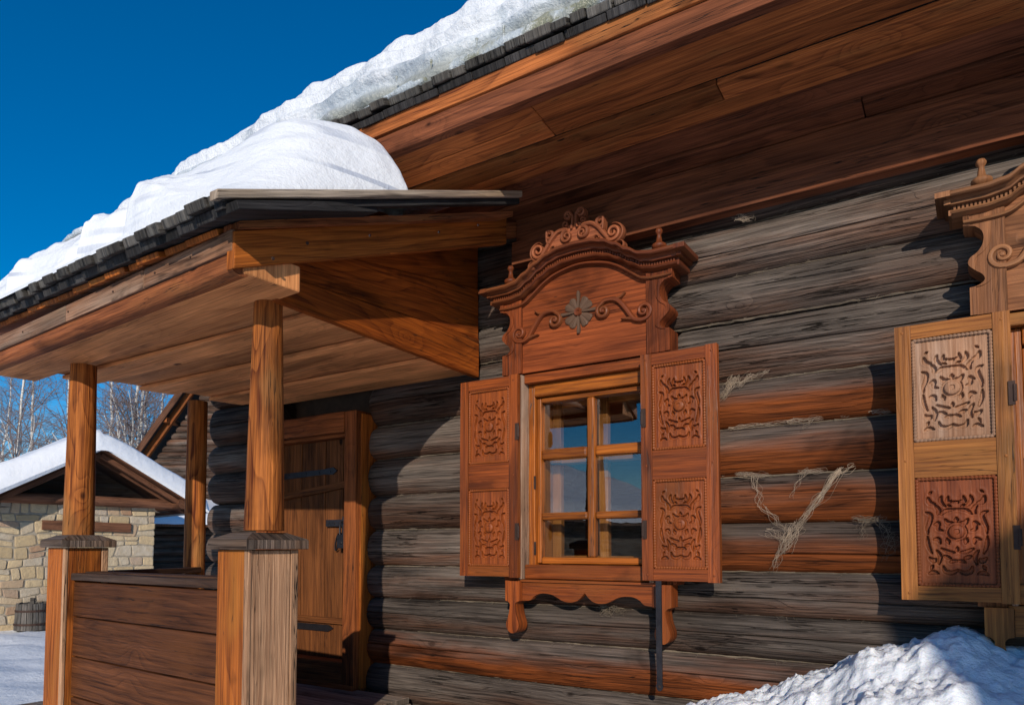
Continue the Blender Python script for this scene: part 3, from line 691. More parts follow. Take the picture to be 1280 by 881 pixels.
    part('rosette', ros, [mt('rosette'), mt('orn')], W, smooth=True, sharp=40)
    # S scrolls
    for s in (-1, 1):
        def scr(m):
            F = lambda L: [(X(s*x-.015), Z(z)) for x, z in L]
            y0, y1 = -.164, -.13
            a = spiral(.158, 2.948, .010, .042, -2.2, -1.35, 26)   # inner volute
            stem = bez([a[-1], (.17, 3.006), (.225, 3.005), (.262, 2.982), (.300, 2.935), (.345, 2.872), (.392, 2.856)], 7)
            b = spiral(.405, 2.907, .05, .010, -1.75, 1.35, 26)
            P = a+stem[1:]+b; n = len(P)
            ws = [.012+.012*min(1, k/12)*min(1, (n-1-k)/12)+.006*math.exp(-((k/n-.5)/.18)**2) for k in range(n)]
            ribbon(m, F(P), ws, y0, y1)
            lf = bez([(.215, 3.004), (.262, 3.008), (.295, 3.03)], 6); ribbon(m, F(lf), [.022*(1-k/len(lf))+.004 for k in range(len(lf))], y0+.003, y1)
            lf = bez([(.345, 2.873), (.302, 2.880), (.270, 2.882)], 6); ribbon(m, F(lf), [.022*(1-k/len(lf))+.004 for k in range(len(lf))], y0+.003, y1)
            for c, r in (((.158, 2.948), .013), ((.405, 2.907), .013)):
                q = F([c])[0]; lathe(m, (q[0], -.13, q[1]), [(r, 0), (r, .028), (r*.6, .034), (.001, .035)], n=12, axis='y')
        part('scroll', scr, mt('orn'), W, smooth=True, sharp=40)
    # finials on the cornice ends
    for s in (-1, 1):
        def fin(m):
            lathe(m, (X(s*.483), -.15, Z(3.198)), [(a_*1.22, b_*.98) for a_, b_ in [(.020, -.004), (.022, .006), (.015, .012), (.014, .022), (.030, .034), (.034, .046), (.033, .055), (.022, .065), (.014, .072), (.012, .092), (.009, .112), (.013, .118), (.017, .128), (.017, .136), (.012, .147), (.002, .152)]], n=20)
        part('finial', fin, mt('orn'), W, smooth=True, sharp=50)
    # openwork crest
    def crest(m):
        y0, y1 = -.236, -.186
        bs = 3.352
        N = 20; xs = [-.21+.42*k/N for k in range(N+1)]
        up = lambda x: interp(abs(x), [(0, bs+.13), (.045, bs+.11), (.10, bs+.085), (.15, bs+.04), (.19, bs-.015)])
        prism(m, None, -.216, -.196, rnd=.6, strip=([(X(x), Z(ctop(x)-.004)) for x in xs], [(X(x), Z(up(x))) for x in xs]))
        for s in (-1, 1):
            F = lambda L: [(X(s*x*.9), Z(bs-.006+z*.88)) for x, z in L]
            def scroll(P, w0, w1, yo=0):
                n = len(P); ribbon(m, F(P), [w0+(w1-w0)*sin(pi*k/(n-1)) for k in range(n)], y0-yo, y1)
            inner_ = spiral(.056, .062, .008, .042, -1.2, 1.45, 24)             # hanging volute by the axis
            st = bez([inner_[-1], (.075, .112), (.125, .106), (.17, .068), (.20, .028), (.235, -.018)], 6)
            big = spiral(.268, .012, .050, .010, -2.35, 1.45, 26)
            scroll(inner_+st[1:]+big, .014, .029)
            scroll(spiral(.268, .012, .066, .060, -2.2, .62, 20), .008, .018, -.012)
            t2 = spiral(.185, .098, .010, .034, 2.6, -1.25, 22)
            scroll(t2+bez([t2[-1], (.20, .055), (.178, .04)], 5)[1:], .013, .023)
            scroll(spiral(.152, -.004, .024, .006, -.1, 1.2, 18), .008, .014)
            scroll(spiral(.062, .142, .020, .006, -.9, 1.15, 18), .009, .014)
            t3 = bez([(.022, .105), (.012, .15), (.014, .19), (.035, .222)], 6)
            scroll(t3+spiral(.046, .197, .026, .007, 1.9, -1.2, 20), .013, .023)
            scroll(spiral(.315, -.085, .036, .008, 2.9, -1.2, 20), .008, .014)
    part('crest', crest, mt('crest'), W, smooth=True, sharp=40)
    # apron below the sill with its two pendants
    def apron(m):
        half = [(0, 1.345), (.02, 1.322), (.05, 1.298), (.09, 1.288), (.14, 1.293), (.18, 1.312), (.225, 1.330), (.29, 1.333), (.335, 1.316), (.365, 1.290), (.42, 1.285)]
        c = bez(half, 4); lo = [(-x, z) for x, z in c][::-1]+c[1:]
        prism(m, None, -.118, -.082, rnd=.4, strip=([(X(x), Z(z)) for x, z in lo], [(X(x), Z(1.402)) for x, z in lo]))
        prism(m, [(X(-.44), Z(1.400)), (X(.44), Z(1.400)), (X(.44), Z(1.414)), (X(-.44), Z(1.414))], -.135, -.06, rnd=.4)
    part('apron', apron, mt('shutter'), W)
    for s in (-1, 1):
        def pend(m):
            hw = [(1.405, .052), (1.30, .052), (1.285, .052), (1.278, .030), (1.262, .018), (1.235, .021), (1.205, .026), (1.175, .036), (1.15, .044), (1.125, .043), (1.105, .032), (1.092, .014), (1.09, .002)]
            hw = [hw[0], hw[1], hw[2]]+bez(hw[3:], 4)
            lo = [(X(s*.475)-w_, Z(z)) for z, w_ in hw]; hi = [(X(s*.475)+w_, Z(z)) for z, w_ in hw]
            prism(m, None, -.145, -.045, g=(0, 0, 1), strip=(lo, hi))
        part('pendant', pend, mt('shutter'), W)
    # shutters
    cols = [mt('shutter'), mt('carving'), mt('carving2')]
    shutter(X(-.830), X(-.402), zb, cols, W, seed=1, two='carving2' in pal)
    shutter(X(.388), X(.806), zb, cols, W, seed=3, two='carving2' in pal)
    for s in (-1, 1):
        for zz in (2.30, 1.70):
            part('hinge', lambda m: (m.box((X(s*.405)-.012, -.208, Z(zz-.05)), (X(s*.405)+.012, -.198, Z(zz+.05)), (0, 0, 1)), round_pole(m, (X(s*.395), -.205, Z(zz-.035)), (X(s*.395), -.205, Z(zz+.035)), .008, .008, 10, 2, 0)), M['rust'], W)
        for zz in (2.0, 1.6):
            part('sash_hinge', lambda m: m.box((X(s*.36)-.006, -.074, Z(zz-.04)), (X(s*.36)+.006, -.066, Z(zz+.04)), (0, 0, 1)), M['rust'], W)
    return W
M['rosette'] = wood('rosette_gray', (.17, .10, .065), (.06, .032, .02), gl=(.34, .22, .15), gd=(.10, .06, .04), gray=(-.42, .3), freq=16, bump=.3, rough=.6, vary=.1, crack=.2, knot=0)
M['crest'] = wood('crest_red', (.33, .105, .045), (.10, .026, .014), gl=(.4, .27, .16), gd=(.2, .1, .06), gray=(-.75, .3), freq=16, bump=.25, rough=.55, vary=.1, crack=.3, knot=0)
M['carving2'] = M['carving']
make_window(WX[0], WZ[0], {})['label'] = 'red brown carved window with open shutters'
make_window(WX[1], WZ[1], {'shutter': 'shutter_y', 'pediment': 'pediment_y', 'carving': 'carving_r', 'carving2': 'carving_p', 'orn': 'orn_y', 'crest': 'orn_y'} if M.setdefault('orn_y', wood('ornament_ochre', (.34, .15, .065), (.14, .055, .025), gray=(-.9, .1), freq=20, bump=.2, rough=.5, vary=.15, crack=.2, knot=0)) else {})['label'] = 'ochre carved window cut off by the picture edge'
# iron shutter bar hanging under the right shutter of the first window
def bar(m):
    r = .0155; P = [(-1.41-r, 1.43), (-1.41+r, 1.43)]
    arc = [(-1.41+r*1.15*cos(a), .888+r*1.15*sin(a)) for a in [pi*k/10 for k in range(10, 21)]]
    lo = [(-1.41-r, 1.43), (-1.41-r, 1.1), (-1.41-r, .9)]; hi = [(-1.41+r, 1.43), (-1.41+r, 1.1), (-1.41+r, .9)]
    lo += [(-1.41-r*1.2, .885), (-1.41-r, .872), (-1.41-r*.5, .862)]; hi += [(-1.41+r*1.2, .885), (-1.41+r, .872), (-1.41+r*.5, .862)]
    prism(m, None, -.232, -.224, g=(0, 0, 1), strip=(lo, hi))
    lathe(m, (-1.41, -.231, .885), [(.007, 0), (.007, .003), (.004, .0035)], n=10, axis='y', mi=1)
part('shutter_bar', bar, [M['iron'], M['rust']], house)

# ================================================================ DOOR
D = empty('door', (0, 0, 0), house)
board('door_post', (-3.806, -.02, .60), (-3.806, -.02, 2.60), .16, .118, M['doorframe'], D, up=(1, 0, 0), bevel=.008)
board('door_post', (-4.79, -.02, .60), (-4.79, -.02, 2.45), .16, .118, M['doorframe'], D, up=(1, 0, 0), bevel=.008)
board('door_lintel', (-4.85, -.022, 2.525), (-3.866, -.022, 2.525), .16, .15, M['doorframe'], D, bevel=.008)
board('door_stop', (-4.73, .0, 2.438), (-3.866, .0, 2.438), .1, .03, M['doorframe'], D, bevel=.006)
board('jamb_board', (-3.742, .03, .60), (-3.742, .03, 2.58), .17, .02, M['porch'], D, up=(1, 0, 0), bevel=.003, rnd=.8)
for a, b in ((-4.73, -4.46), (-4.458, -4.19), (-4.188, -4.0), (-3.998, -3.868)):
    board('door_plank', ((a+b)/2, .045, .78), ((a+b)/2, .045, 2.425), .04, b-a-.005, M['door'], D, up=(1, 0, 0), bevel=.004)
board('threshold', (-4.73, -.035, .695), (-3.866, -.035, .695), .13, .17, M['door'], D)
board('sill_log', (-4.85, -.03, .60), (-3.75, -.03, .60), .16, .05, M['doorframe'], D)
board('batten', (-4.72, .012, 1.06), (-3.90, .012, 1.06), .028, .045, M['door'], D)
board('batten', (-4.72, .012, 2.00), (-3.93, .012, 2.08), .028, .05, M['door'], D)
def strap(m):
    lo = [(-4.72, 2.145), (-4.2, 2.165), (-4.10, 2.16), (-4.06, 2.185)]; hi = [(-4.72, 2.195), (-4.2, 2.205), (-4.10, 2.215), (-4.06, 2.190)]
    prism(m, None, .014, .024, strip=(lo, hi))
    for x in (-4.6, -4.4, -4.25, -4.13): lathe(m, (x, .016, 2.18), [(.009, 0), (.008, .005), (.002, .007)], n=8, axis='y')
part('strap_hinge', strap, M['iron'], D)
def strap2(m):
    prism(m, [(-4.72, .975), (-4.13, .975), (-4.08, 1.0), (-4.13, 1.025), (-4.72, 1.025)], .014, .024)
part('strap_hinge', strap2, M['iron'], D)
def latch(m):
    prism(m, [(-4.15, 1.765), (-3.88, 1.765), (-3.88, 1.815), (-4.15, 1.815)], -.004, .024)
    for x in (-4.12, -4.06, -4.0): lathe(m, (x, -.002, 1.79), [(.009, 0), (.008, .006), (.002, .008)], n=8, axis='y')
    m.box((-3.96, -.02, 1.66), (-3.885, .02, 1.835))
part('latch', latch, M['iron'], D)
def shackle(m):
    P = [(-3.955+.0, 1.69), (-3.955, 1.76), (-3.945, 1.79), (-3.925, 1.80), (-3.905, 1.79), (-3.895, 1.76), (-3.895, 1.69)]
    q = bez(P, 5); ribbon(m, q, [.011]*len(q), -.052, -.04)
    m.box((-3.97, -.062, 1.60), (-3.88, -.028, 1.70))
    lathe(m, (-3.925, -.06, 1.64), [(.012, 0), (.012, .006), (.004, .008)], n=10, axis='y')
lk = part('padlock', shackle, M['iron'], None, bevel=.004); tag(lk, 'dark padlock hanging on the plank door latch', 'padlock')
def hook(m):
    P = bez([(-3.965, 1.70), (-4.0, 1.715), (-4.03, 1.68), (-4.045, 1.62), (-4.04, 1.585), (-4.02, 1.60)], 6); ribbon(m, P, [.008]*len(P), -.012, .0)
part('hook', hook, M['iron'], D)

# ================================================================ PORCH
M['tymp'] = wood('gable_orange', (.44, .105, .014), (.10, .018, .005), gl=(.2, .15, .11), gd=(.06, .04, .03), gray=(-.85, .3), freq=16, bump=.35, rough=.55, vary=.5, crack=.8, warp=4, knot=1.6, stain=.65)
PR = empty('porch_roof', (0, 0, 0), house)
ex = V((.998, -.064, 0)); ey = V((.064, .998, 0))
def L2(p, q, t): return V(p)*(1-t)+V(q)*t
LF, LB = (-5.16, -1.72, 0), (-4.80, .02, 0); RF, RB = (-2.64, -1.72, 0), (-2.765, .02, 0)
edges = [0, .15, .27, .42, .55, .70, .85, 1.0]
for k in range(7):
    t0, t1 = max(0, edges[k]-(.012 if k % 2 == 0 else .0)), min(1, edges[k+1]+(.012 if k % 2 == 0 else .0)); z = 2.728+(.030, .0, .032, .002, .030, .0, .031)[k]
    P = [L2(LF, LB, t0), L2(RF, RB, t0), L2(RF, RB, t1), L2(LF, LB, t1)]
    m = MB(); m.hexa([p+V((0, 0, z)) for p in P]+[p+V((0, 0, z+.025)) for p in P], ex, wt=random.random()); m.build('ceiling_board', M['ceiling'], PR, bevel=.004)
# front plate: wide flat beam, log and weathered plank above
def hx(m, x0, x1, ya, yb, z0, z1, **k):   # along porch front, ya/yb are offsets behind the front line
    o = V((-2.49, -2.04, 0)); p = lambda lx, ly: o+ex*lx+ey*ly
    P = [p(x0, ya), p(x1, ya), p(x1, yb), p(x0, yb)]
    m.hexa([q+V((0, 0, z0)) for q in P]+[q+V((0, 0, z1)) for q in P], ex, **k)
m = MB(); hx(m, -2.85, -.005, .05, .33, 2.722, 2.84); m.build('plate_beam', M['ceiling'], PR, bevel=.008)
m = MB(); o_ = V((-2.49, -2.04, 0)); a = o_+ex*(-.012)+ey*.045+V((0, 0, 2.762)); b = o_+ex*(-2.85)+ey*.045+V((0, 0, 2.762)); round_pole(m, a, b, .052, .050, 18, 40, .06); m.build('plate_log', M['fascia_brown'], PR, smooth=True)
for x0, x1 in ((-2.85, -1.55), (-1.545, -.72), (-.715, -.0)):
    m = MB(); hx(m, x0, x1, -.008, .03, 2.798, 2.888, wt=.8); m.build('fascia_plank', M['beam_gray'], PR, bevel=.005)
# rafter on the near gable, dark board above it, tympanum planks
RS = .395
def sl(m, Xa, Xb, ya, yb, za, zb_, hA, hB, th, g=None, wt=.3, rnd=None):
    P = [(Xa, ya, za), (Xa+th, ya, za), (Xb+th, yb, zb_), (Xb, yb, zb_)]
    T = [(Xa, ya, za+hA), (Xa+th, ya, za+hA), (Xb+th, yb, zb_+hB), (Xb, yb, zb_+hB)]
    m.hexa([V(p) for p in P]+[V(p) for p in T], (V((Xb, yb, zb_))-V((Xa, ya, za))).normalized(), wt=wt, rnd=rnd)
m = MB(); sl(m, -2.53, -2.43, -2.045, -.20, 2.722, 3.466, .155, .166, .05); m.build('rafter', M['porch'], PR, bevel=.006)
m = MB(); sl(m, -2.56, -2.45, -2.04, -.02, 2.80, 3.58, .115, .10, .045); m.build('rafter_board', M['fascia_brown'], PR, bevel=.004)
def zporch(y): return 2.94+.395*(y+2.20)
m = MB(); m.hexa([V(p) for p in ((-2.66, -1.72, 2.712), (-2.615, -1.72, 2.712), (-2.705, -.03, 2.712), (-2.75, -.03, 2.712), (-2.66, -1.72, 2.84), (-2.615, -1.72, 2.84), (-2.705, -.03, 2.97), (-2.75, -.03, 2.97))], V((0, 1, 0)), rnd=.3); m.build('tie_beam', M['tymp'], PR, bevel=.01)
m = MB(); m.hexa([V(p) for p in ((-2.665, -1.72, 2.842), (-2.625, -1.72, 2.842), (-2.715, -.03, 2.972), (-2.755, -.03, 2.972), (-2.665, -1.72, 2.99), (-2.625, -1.72, 2.99), (-2.715, -.03, 3.3), (-2.755, -.03, 3.3))], V((0, 1, .12)).normalized(), rnd=.7)
m.hexa([V(p) for p in ((-2.665, -1.72, 2.992), (-2.63, -1.72, 2.992), (-2.72, -.03, 3.303), (-2.755, -.03, 3.303), (-2.665, -1.72, 3.01), (-2.63, -1.72, 3.01), (-2.72, -.03, 3.62), (-2.755, -.03, 3.62))], V((0, 1, .3)).normalized(), rnd=.45)
m.build('gable_plank', M['tymp'], PR, bevel=.003)
# roof deck, battens under the eave, two rows of shingles and the verge board
def deck(m):
    P = [(-5.75, -1.80, 0), (-2.47, -2.03, 0), (-2.27, -.30, 0), (-5.75, -.30, 0)]
    m.hexa([V((x, y, zporch(y)-.12)) for x, y, _ in P]+[V((x, y, zporch(y)-.088)) for x, y, _ in P], V((0, 1, .37)).normalized())
part('roof_deck', deck, M['fascia_brown'], PR)
yf = lambda x: -2.20-.085*(x+2.4)
m = MB(); x = -5.75
while x < -2.78:
    yy = -2.11-.085*(x+2.4); wv = random.uniform(.12, .26); yy += random.uniform(-.02, .02)
    beam(m, (x+wv/2, yy, zporch(yy)-.106), (x+wv/2, yy+.4, zporch(yy+.4)-.106), wv-.018, .026, (0, -.35, 1), n=2); x += wv
m.build('deck_board', M['porch'], PR, bevel=.003)
def porch_shingles(name, dy, dz, th, wlo, whi, mat, jy, bev):
    m = MB(); x = -5.8
    while x < -2.42:
        wv = random.uniform(wlo, whi); yy = yf(x)+dy+random.uniform(-jy, jy); zz = zporch(yy)+dz+random.uniform(-.006, .006)
        beam(m, (x+wv/2, yy, zz), (x+wv/2, yy+.75, zz+.75*.395), wv-.005, th, (0, -.395, 1), n=2, jit=.004, wt=random.uniform(.2, .9)); x += wv
    m.build(name, mat, PR, bevel=bev)
porch_shingles('eave_shingle', 0, -.021, .042, .08, .14, M['shingle'], .018, .006)
porch_shingles('eave_shingle', .035, -.064, .040, .13, .2, M['shingle_dk'], .006, .004)
M['verge'] = wood('verge_gray', (.30, .18, .10), (.06, .035, .022), gl=(.46, .37, .28), gd=(.10, .075, .06), gray=(-.02, .5), freq=24, bump=.6, vary=.2, crack=1, knot=1.5, hl=(.44, .28, .13))
m = MB(); sl(m, -2.40, -2.215, -2.215, -.36, zporch(-2.215)-.030, zporch(-.36)-.030, .038, .038, .05, wt=.8); m.build('verge_board', M['verge'], PR, bevel=.005)
m = MB(); sl(m, -2.42, -2.235, -2.18, -.36, zporch(-2.18)-.066, zporch(-.36)-.066, .034, .034, .05, wt=.8); m.build('verge_underboard', M['shingle_dk'], PR, bevel=.003)

def nail(p, ax, par, r=.007, mat='rust'):
    p = V(p); part('nail', lambda m: round_pole(m, p, p+V(ax)*.006, r, r*.8, 8, 1, 0), M[mat], par, smooth=True)
for x, y, z in ((-2.437, -1.72, 2.93), (-2.425, -1.35, 3.10), (-2.405, -.85, 3.30), (-2.395, -.5, 3.47), (-2.437, -1.9, 2.80)): nail((x+.012, y, z), (1, 0, 0), PR, .008, 'steel' if y > -1.6 else 'rust')
for x in (-4.6, -4.0, -3.5, -3.1, -2.8):
    q = V((-2.49, -2.04, 0))+ex*(x+2.49); nail((q.x, q.y-.006, 2.845), (0, -1, 0), PR, .006)
# columns, newel posts, rail, floor
def col(x, y, z0, z1, r0, r1, name='column', rnd=.3):
    m = MB(); round_pole(m, (x, y, z0), (x, y, z1), r0, r1, 24, 20, .025, rnd=rnd); return m.build(name, M['column'], house, smooth=True)
col(-2.715, -1.69, 1.68, 2.722, .088, .064, rnd=.13)
col(-4.60, -1.57, 1.68, 2.722, .086, .072, rnd=.57)
col(-5.17, -.42, .6, 2.76, .082, .074, rnd=.81)
def newel(x, y, hx_, hy_, zt):
    N = empty('newel_post', (0, 0, 0), house); c = V((x, y, 0))
    def pt(lx, ly, z): return c+ex*lx+ey*ly+V((0, 0, z))
    def slab(name, a, b, c_, d, z0, z1, mat, **k):
        m = MB(); P = [(a, c_), (b, c_), (b, d), (a, d)]; m.hexa([pt(p, q, z0) for p, q in P]+[pt(p, q, z1) for p, q in P], V((0, 0, 1)), **k); m.build(name, mat, N, bevel=.005)
    slab('front_board', -hx_, hx_-.022, -hy_, -hy_+.03, -.05, zt-.068, M['doorframe'] if False else M['porch'])
    slab('side_board', hx_-.03, hx_, -hy_-.002, -hy_+.02, -.05, zt-.068, M['post_pale'])
    slab('side_board', hx_-.026, hx_-.004, -hy_+.021, hy_-.04, -.05, zt-.07, M['post_pale'] if x > -3.5 else M['porch'])
    slab('side_board', hx_-.03, hx_, hy_-.038, hy_, -.05, zt-.068, M['post_pale'])
    slab('side_board', -hx_, -hx_+.03, -hy_+.031, hy_, -.05, zt-.068, M['porch'])
    slab('back_board', -hx_+.031, hx_-.031, hy_-.03, hy_, -.05, zt-.068, M['porch'])
    o = .032; m = MB(); a, b = hx_+o, hy_+o
    B = [(-a, -b), (a, -b), (a, b), (-a, b)]; z0, z1, z2 = zt-.066, zt-.024, zt+.008
    m.hexa([pt(p, q, z0) for p, q in B]+[pt(p, q, z1) for p, q in B], ex, rnd=.4, wt=.9)
    T = [(p*.55, q*.55) for p, q in B]
    m.hexa([pt(p, q, z1+.0005) for p, q in B]+[pt(p, q, z2) for p, q in T], ex, rnd=.4, wt=.9)
    m.build('cap', M['cap'], N, bevel=.004)
newel(-2.745, -1.695, .118, .13, 1.662)
newel(-4.585, -1.575, .12, .122, 1.672)
RL = empty('railing', (0, 0, 0), house)
fa, fb = V((-4.46, -1.655, 0)), V((-2.868, -1.757, 0))
zs = [(1.205, 1.405), (.975, 1.20), (.745, .97), (.515, .74), (.29, .51)]
for k, (z0, z1) in enumerate(zs):
    board('rail_plank', fa+V((0, .02, (z0+z1)/2)), fb+V((0, .02, (z0+z1)/2)), .04, z1-z0-.002, M['rail_red'], RL, bevel=.005)
board('rail_cap', fa+V((0.0, .018, 1.435)), fb+V((0, .018, 1.435)), .075, .04, M['rail_top'], RL, wt=.9, bevel=.006)
board('rail_cap', fa+V((0.0, .115, 1.445)), fb+V((0, .115, 1.445)), .11, .035, M['rail_top'], RL, wt=.5, bevel=.006)
# side rail from the far newel to the wall
board('side_rail', (-4.72, -1.45, 1.435), (-5.1, -.45, 1.435), .1, .04, M['rail_top'], RL)
for k, (z0, z1) in enumerate(zs): board('rail_plank', (-4.72, -1.45, (z0+z1)/2), (-5.1, -.45, (z0+z1)/2), .04, z1-z0-.002, M['rail_red'], RL)
FL = empty('porch_floor', (0, 0, 0), house)
for k in range(9):
    y0 = -1.62+k*.175; board('floor_board', (-5.25, y0+.087, .572), (-3.27+(.35 if False else 0), y0+.087, .572), .17, .04, M['step'], FL, wt=.6)
board('edge_board', (-3.262, -1.6, .50), (-3.262, -.05, .50), .03, .1, M['step'], FL)
board('joist', (-3.28, -1.55, .3), (-3.28, -.1, .3), .12, .5, M['rail_top'], FL)
for k, (x, z) in enumerate(((-3.09, .38), (-2.84, .19))):
    board('step', (x, -1.45, z), (x, -.12, z), .29, .045, M['step'], FL, wt=.6)
    board('riser', (x+.1, -1.42, z-.11), (x+.1, -.14, z-.11), .03, .16, M['rail_top'], FL)

# ================================================================ SNOW ON THE ROOFS
def snow_sheet(name, x0, x1, nx, edge, thick, zroof, depth, ny, mat, amp=.03, lipover=.02, endtaper=(0, 0), seed=0, round_=.22):
    """snow blanket on a roof slope: bulging front face then the slope; edge(x) front y, thick(x) height"""
    m = MB(); rows = []
    for i in range(nx+1):
        x = x0+(x1-x0)*i/nx; T = thick(x); e = edge(x); col_ = []
        rr = min(round_, T*.9)
        col_.append(V((x, e+.10, zroof(e+.10)+.0)))
        for k in range(ny+1):
            t = k/ny
            if t < .5:
                a = (t/.5)*(pi/2+.35)-.35                  # from below the belly to the top
                y = e+rr*(1-cos(a)) - 0; zz = T*(.5+.5*sin(a)/1.0) if False else T*(.22+.78*max(-.28, sin(a)))
                nrm = V((0, -cos(a), sin(a)))
            else:
                s = (t-.5)/.5; y = e+rr+s*s*depth; zz = T*(1-.12*s); nrm = V((0, 0, 1))
            base = zroof(max(y, e)) if t >= .5 else zroof(e)+(zroof(e+rr)-zroof(e))*min(1, t/.5)
            d = amp*fbm((x*2.2+seed, y*2.2, zz*3), 5)+amp*.28*fbm((x*7+seed, y*7, zz*9), 3)*(1 if t < .35 else .4)
            lay = .018*sin(zz*70+3*NZ.noise(V((x*.8, seed, 0)))) if t < .6 else 0
            p = V((x, y, base+zz))+nrm*(d+lay)*min(1, T/.12)
            col_.append(p)
        rows.append(col_)
    m.rings(rows, closed=False, caps=False, rnd=.1, wt=lambda f: min(1, f*2.0))
    for f in m.f: f.reverse()
    # underside lip is closed by the roof; end faces
    for row, rev in ((rows[0], False), (rows[-1], True)):
        bot = [V((p.x, p.y, zroof(p.y)-.02)) for p in row]
        for k in range(len(row)-1):
            q = [row[k], row[k+1], bot[k+1], bot[k]]; m.poly(q[::-1] if rev else q)
    return m.build(name, mat, None, smooth=True, sharp=60)
mt_thick = lambda x: interp(x, [(-6.95, .05), (-5.6, .12), (-4.6, .23), (-3.8, .33), (-2.9, .35), (-2.3, .36), (-1.6, .40), (3.4, .46)])*(1+.10*NZ.noise(V((x*1.1, 2, 7))))
s1 = snow_sheet('roof_snow', -6.6, 3.4, 520, lambda x: -.985-.05*min(1, max(0, -4.6-x))+.03*NZ.noise(V((x*1.5, 0, 4))), mt_thick, zmain, 3.9, 60, M['snow_ice'], amp=.045, seed=3, round_=.3)
tag(s1, 'thick icy snow blanket along the eave of the main plank roof', 'snow')
def ice(m):
    rows = []
    for i in range(331):
        x = -2.9+6.3*i/330; T = .085+.05*NZ.noise(V((x*1.7, 3, 3)))+.02*NZ.noise(V((x*7, 3, 3)))
        T *= min(1, (x+2.9)/.6)
        e = -1.01+.015*NZ.noise(V((x*3, 8, 8))); r = []
        for k in range(11):
            a = pi*k/10; q = 1+.14*fbm((x*6, cos(a), sin(a)*2), 3)
            r.append(V((x, e+.035-.062*q*sin(a)+.05*(1-cos(a))*.5, zmain(e)+.0+T*q*(.5-.5*cos(a))*1.25)))
        rows.append(r)
    m.rings(rows, closed=True, caps=True, rnd=.2)
    for f in m.f: f.reverse()
ic = part('eave_ice', ice, M['ice'], s1, smooth=True, sharp=60)
for k, (x, L) in enumerate(((-2.02, .05), (-1.86, .09), (-2.31, .045), (-2.55, .035))):
    part('icicle', lambda m: round_pole(m, (x, -1.02, zmain(-1.015)+.10), (x, -1.02, zmain(-1.015)+.10-L), .008, .001, 8, 6, .1), M['ice'], s1, smooth=True)

# snow on the porch: stepped slabs sliding down and a big smooth mound at the near gable
def porch_snow():
    m = MB(); nx, ny = 460, 110; x0, x1 = -5.7, -2.42
    # front edge of the sliding slabs: each starts far out at its left end and steps back to the right
    tab = [(-5.7, -2.06, .13), (-4.75, -1.96, .12), (-4.69, -2.11, .18), (-3.85, -1.92, .16), (-3.79, -2.12, .24), (-3.33, -1.96, .20), (-3.27, -2.13, .28), (-2.9, -2.12, .28), (-2.3, -2.0, .2)]
    def look(x, c):
        for p, q in zip(tab, tab[1:]):
            if x <= q[0]: t = max(0, (x-p[0])/(q[0]-p[0])); return p[c]+(q[c]-p[c])*t
        return tab[-1][c]
    rows = []
    for i in range(nx+1):
        x = x0+(x1-x0)*i/nx; sk = -.085*(x+2.4)*.8; T = look(x, 2)
        e = look(x, 1)+sk+.035*NZ.noise(V((x*5, 2, 2))); e0 = -2.175+sk; yb = -.62; xe = x1-x; col_ = []
        mb_ = min(1, max(0, (x+3.30)/.55)); mb_ = mb_*mb_*(3-2*mb_)
        for k in range(ny+1):
            t = k/ny; t = t*.6+t*t*.4; yy = e0+(yb-e0)*t; d = yy-e; thin = .022*min(1, (yy-e0)/.05)*(.6+.8*NZ.noise(V((x*4, yy*4, 5))))
            if d <= 0: hA = 0
            else:
                fr = min(1, d/.085); fr = math.sqrt(max(0, 1-(1-fr)**2)); hA = fr*T*(1+.5*min(1, d/.9))
                hA += .012*sin(hA*75+2*NZ.noise(V((x*1.5, 3, 3))))*fr
            ds = max(0, yy+2.15-sk); soft = min(1, ds/.62); so_ = soft*soft*(3-2*soft); hB = .05+.44*so_
            h = hA*(1-mb_)+hB*mb_
            h = max(h, max(0, thin))
            if x < -2.75:
                back = min(1, max(0, (yy+1.85)/.65)); back = back*back*(3-2*back)
                need = interp(x, [(-5.7, .53), (-4.8, .49), (-3.9, .38), (-3.4, .38), (-2.75, .45)]); q_ = min(1, max(0, (-2.75-x)/.4))
                h = max(h, h+(need-h)*back*q_)
            h *= 1-.55*min(1, max(0, (yy+1.25)/.6))
            xq = xe-max(0, yy+1.15)*1.0; ev = min(1, max(0, (xq-.015)/.48))
            if xq < .495: h *= max(0, 1-(1-ev)**2.1)**.85
            if xq < .015: h = -.03
            h += (.030*fbm((x*1.7, yy*1.7, 1), 4)+.026*fbm((x*6, yy*6+h*5, h*7), 4)*(1-mb_*.8))*min(1, h/.10)
            lw = min(1, max(0, h-.1)/.15)*min(1, max(0, .3+NZ.noise(V((x*1.3, yy*1.3, 9)))*1.4))
            h += .007*lw*sin((h+.06*NZ.noise(V((x*1.1, yy*.8, 0))))*48)
            col_.append(V((x+.165*((yy+2.215)/1.855)*min(1, max(0, (x+3.3)/.88)), yy, zporch(yy)+.022+h)))
        rows.append([V((x, e0-.002, zporch(e0)))]+col_)
    m.rings(rows, closed=False, caps=False, rnd=.1)
    for f in m.f: f.reverse()
    o = m.build('porch_snow', M['snow_layer'], None, smooth=True, sharp=60)
    tag(o, 'layered snow mound and sliding snow slabs on the porch roof', 'snow')
porch_snow()

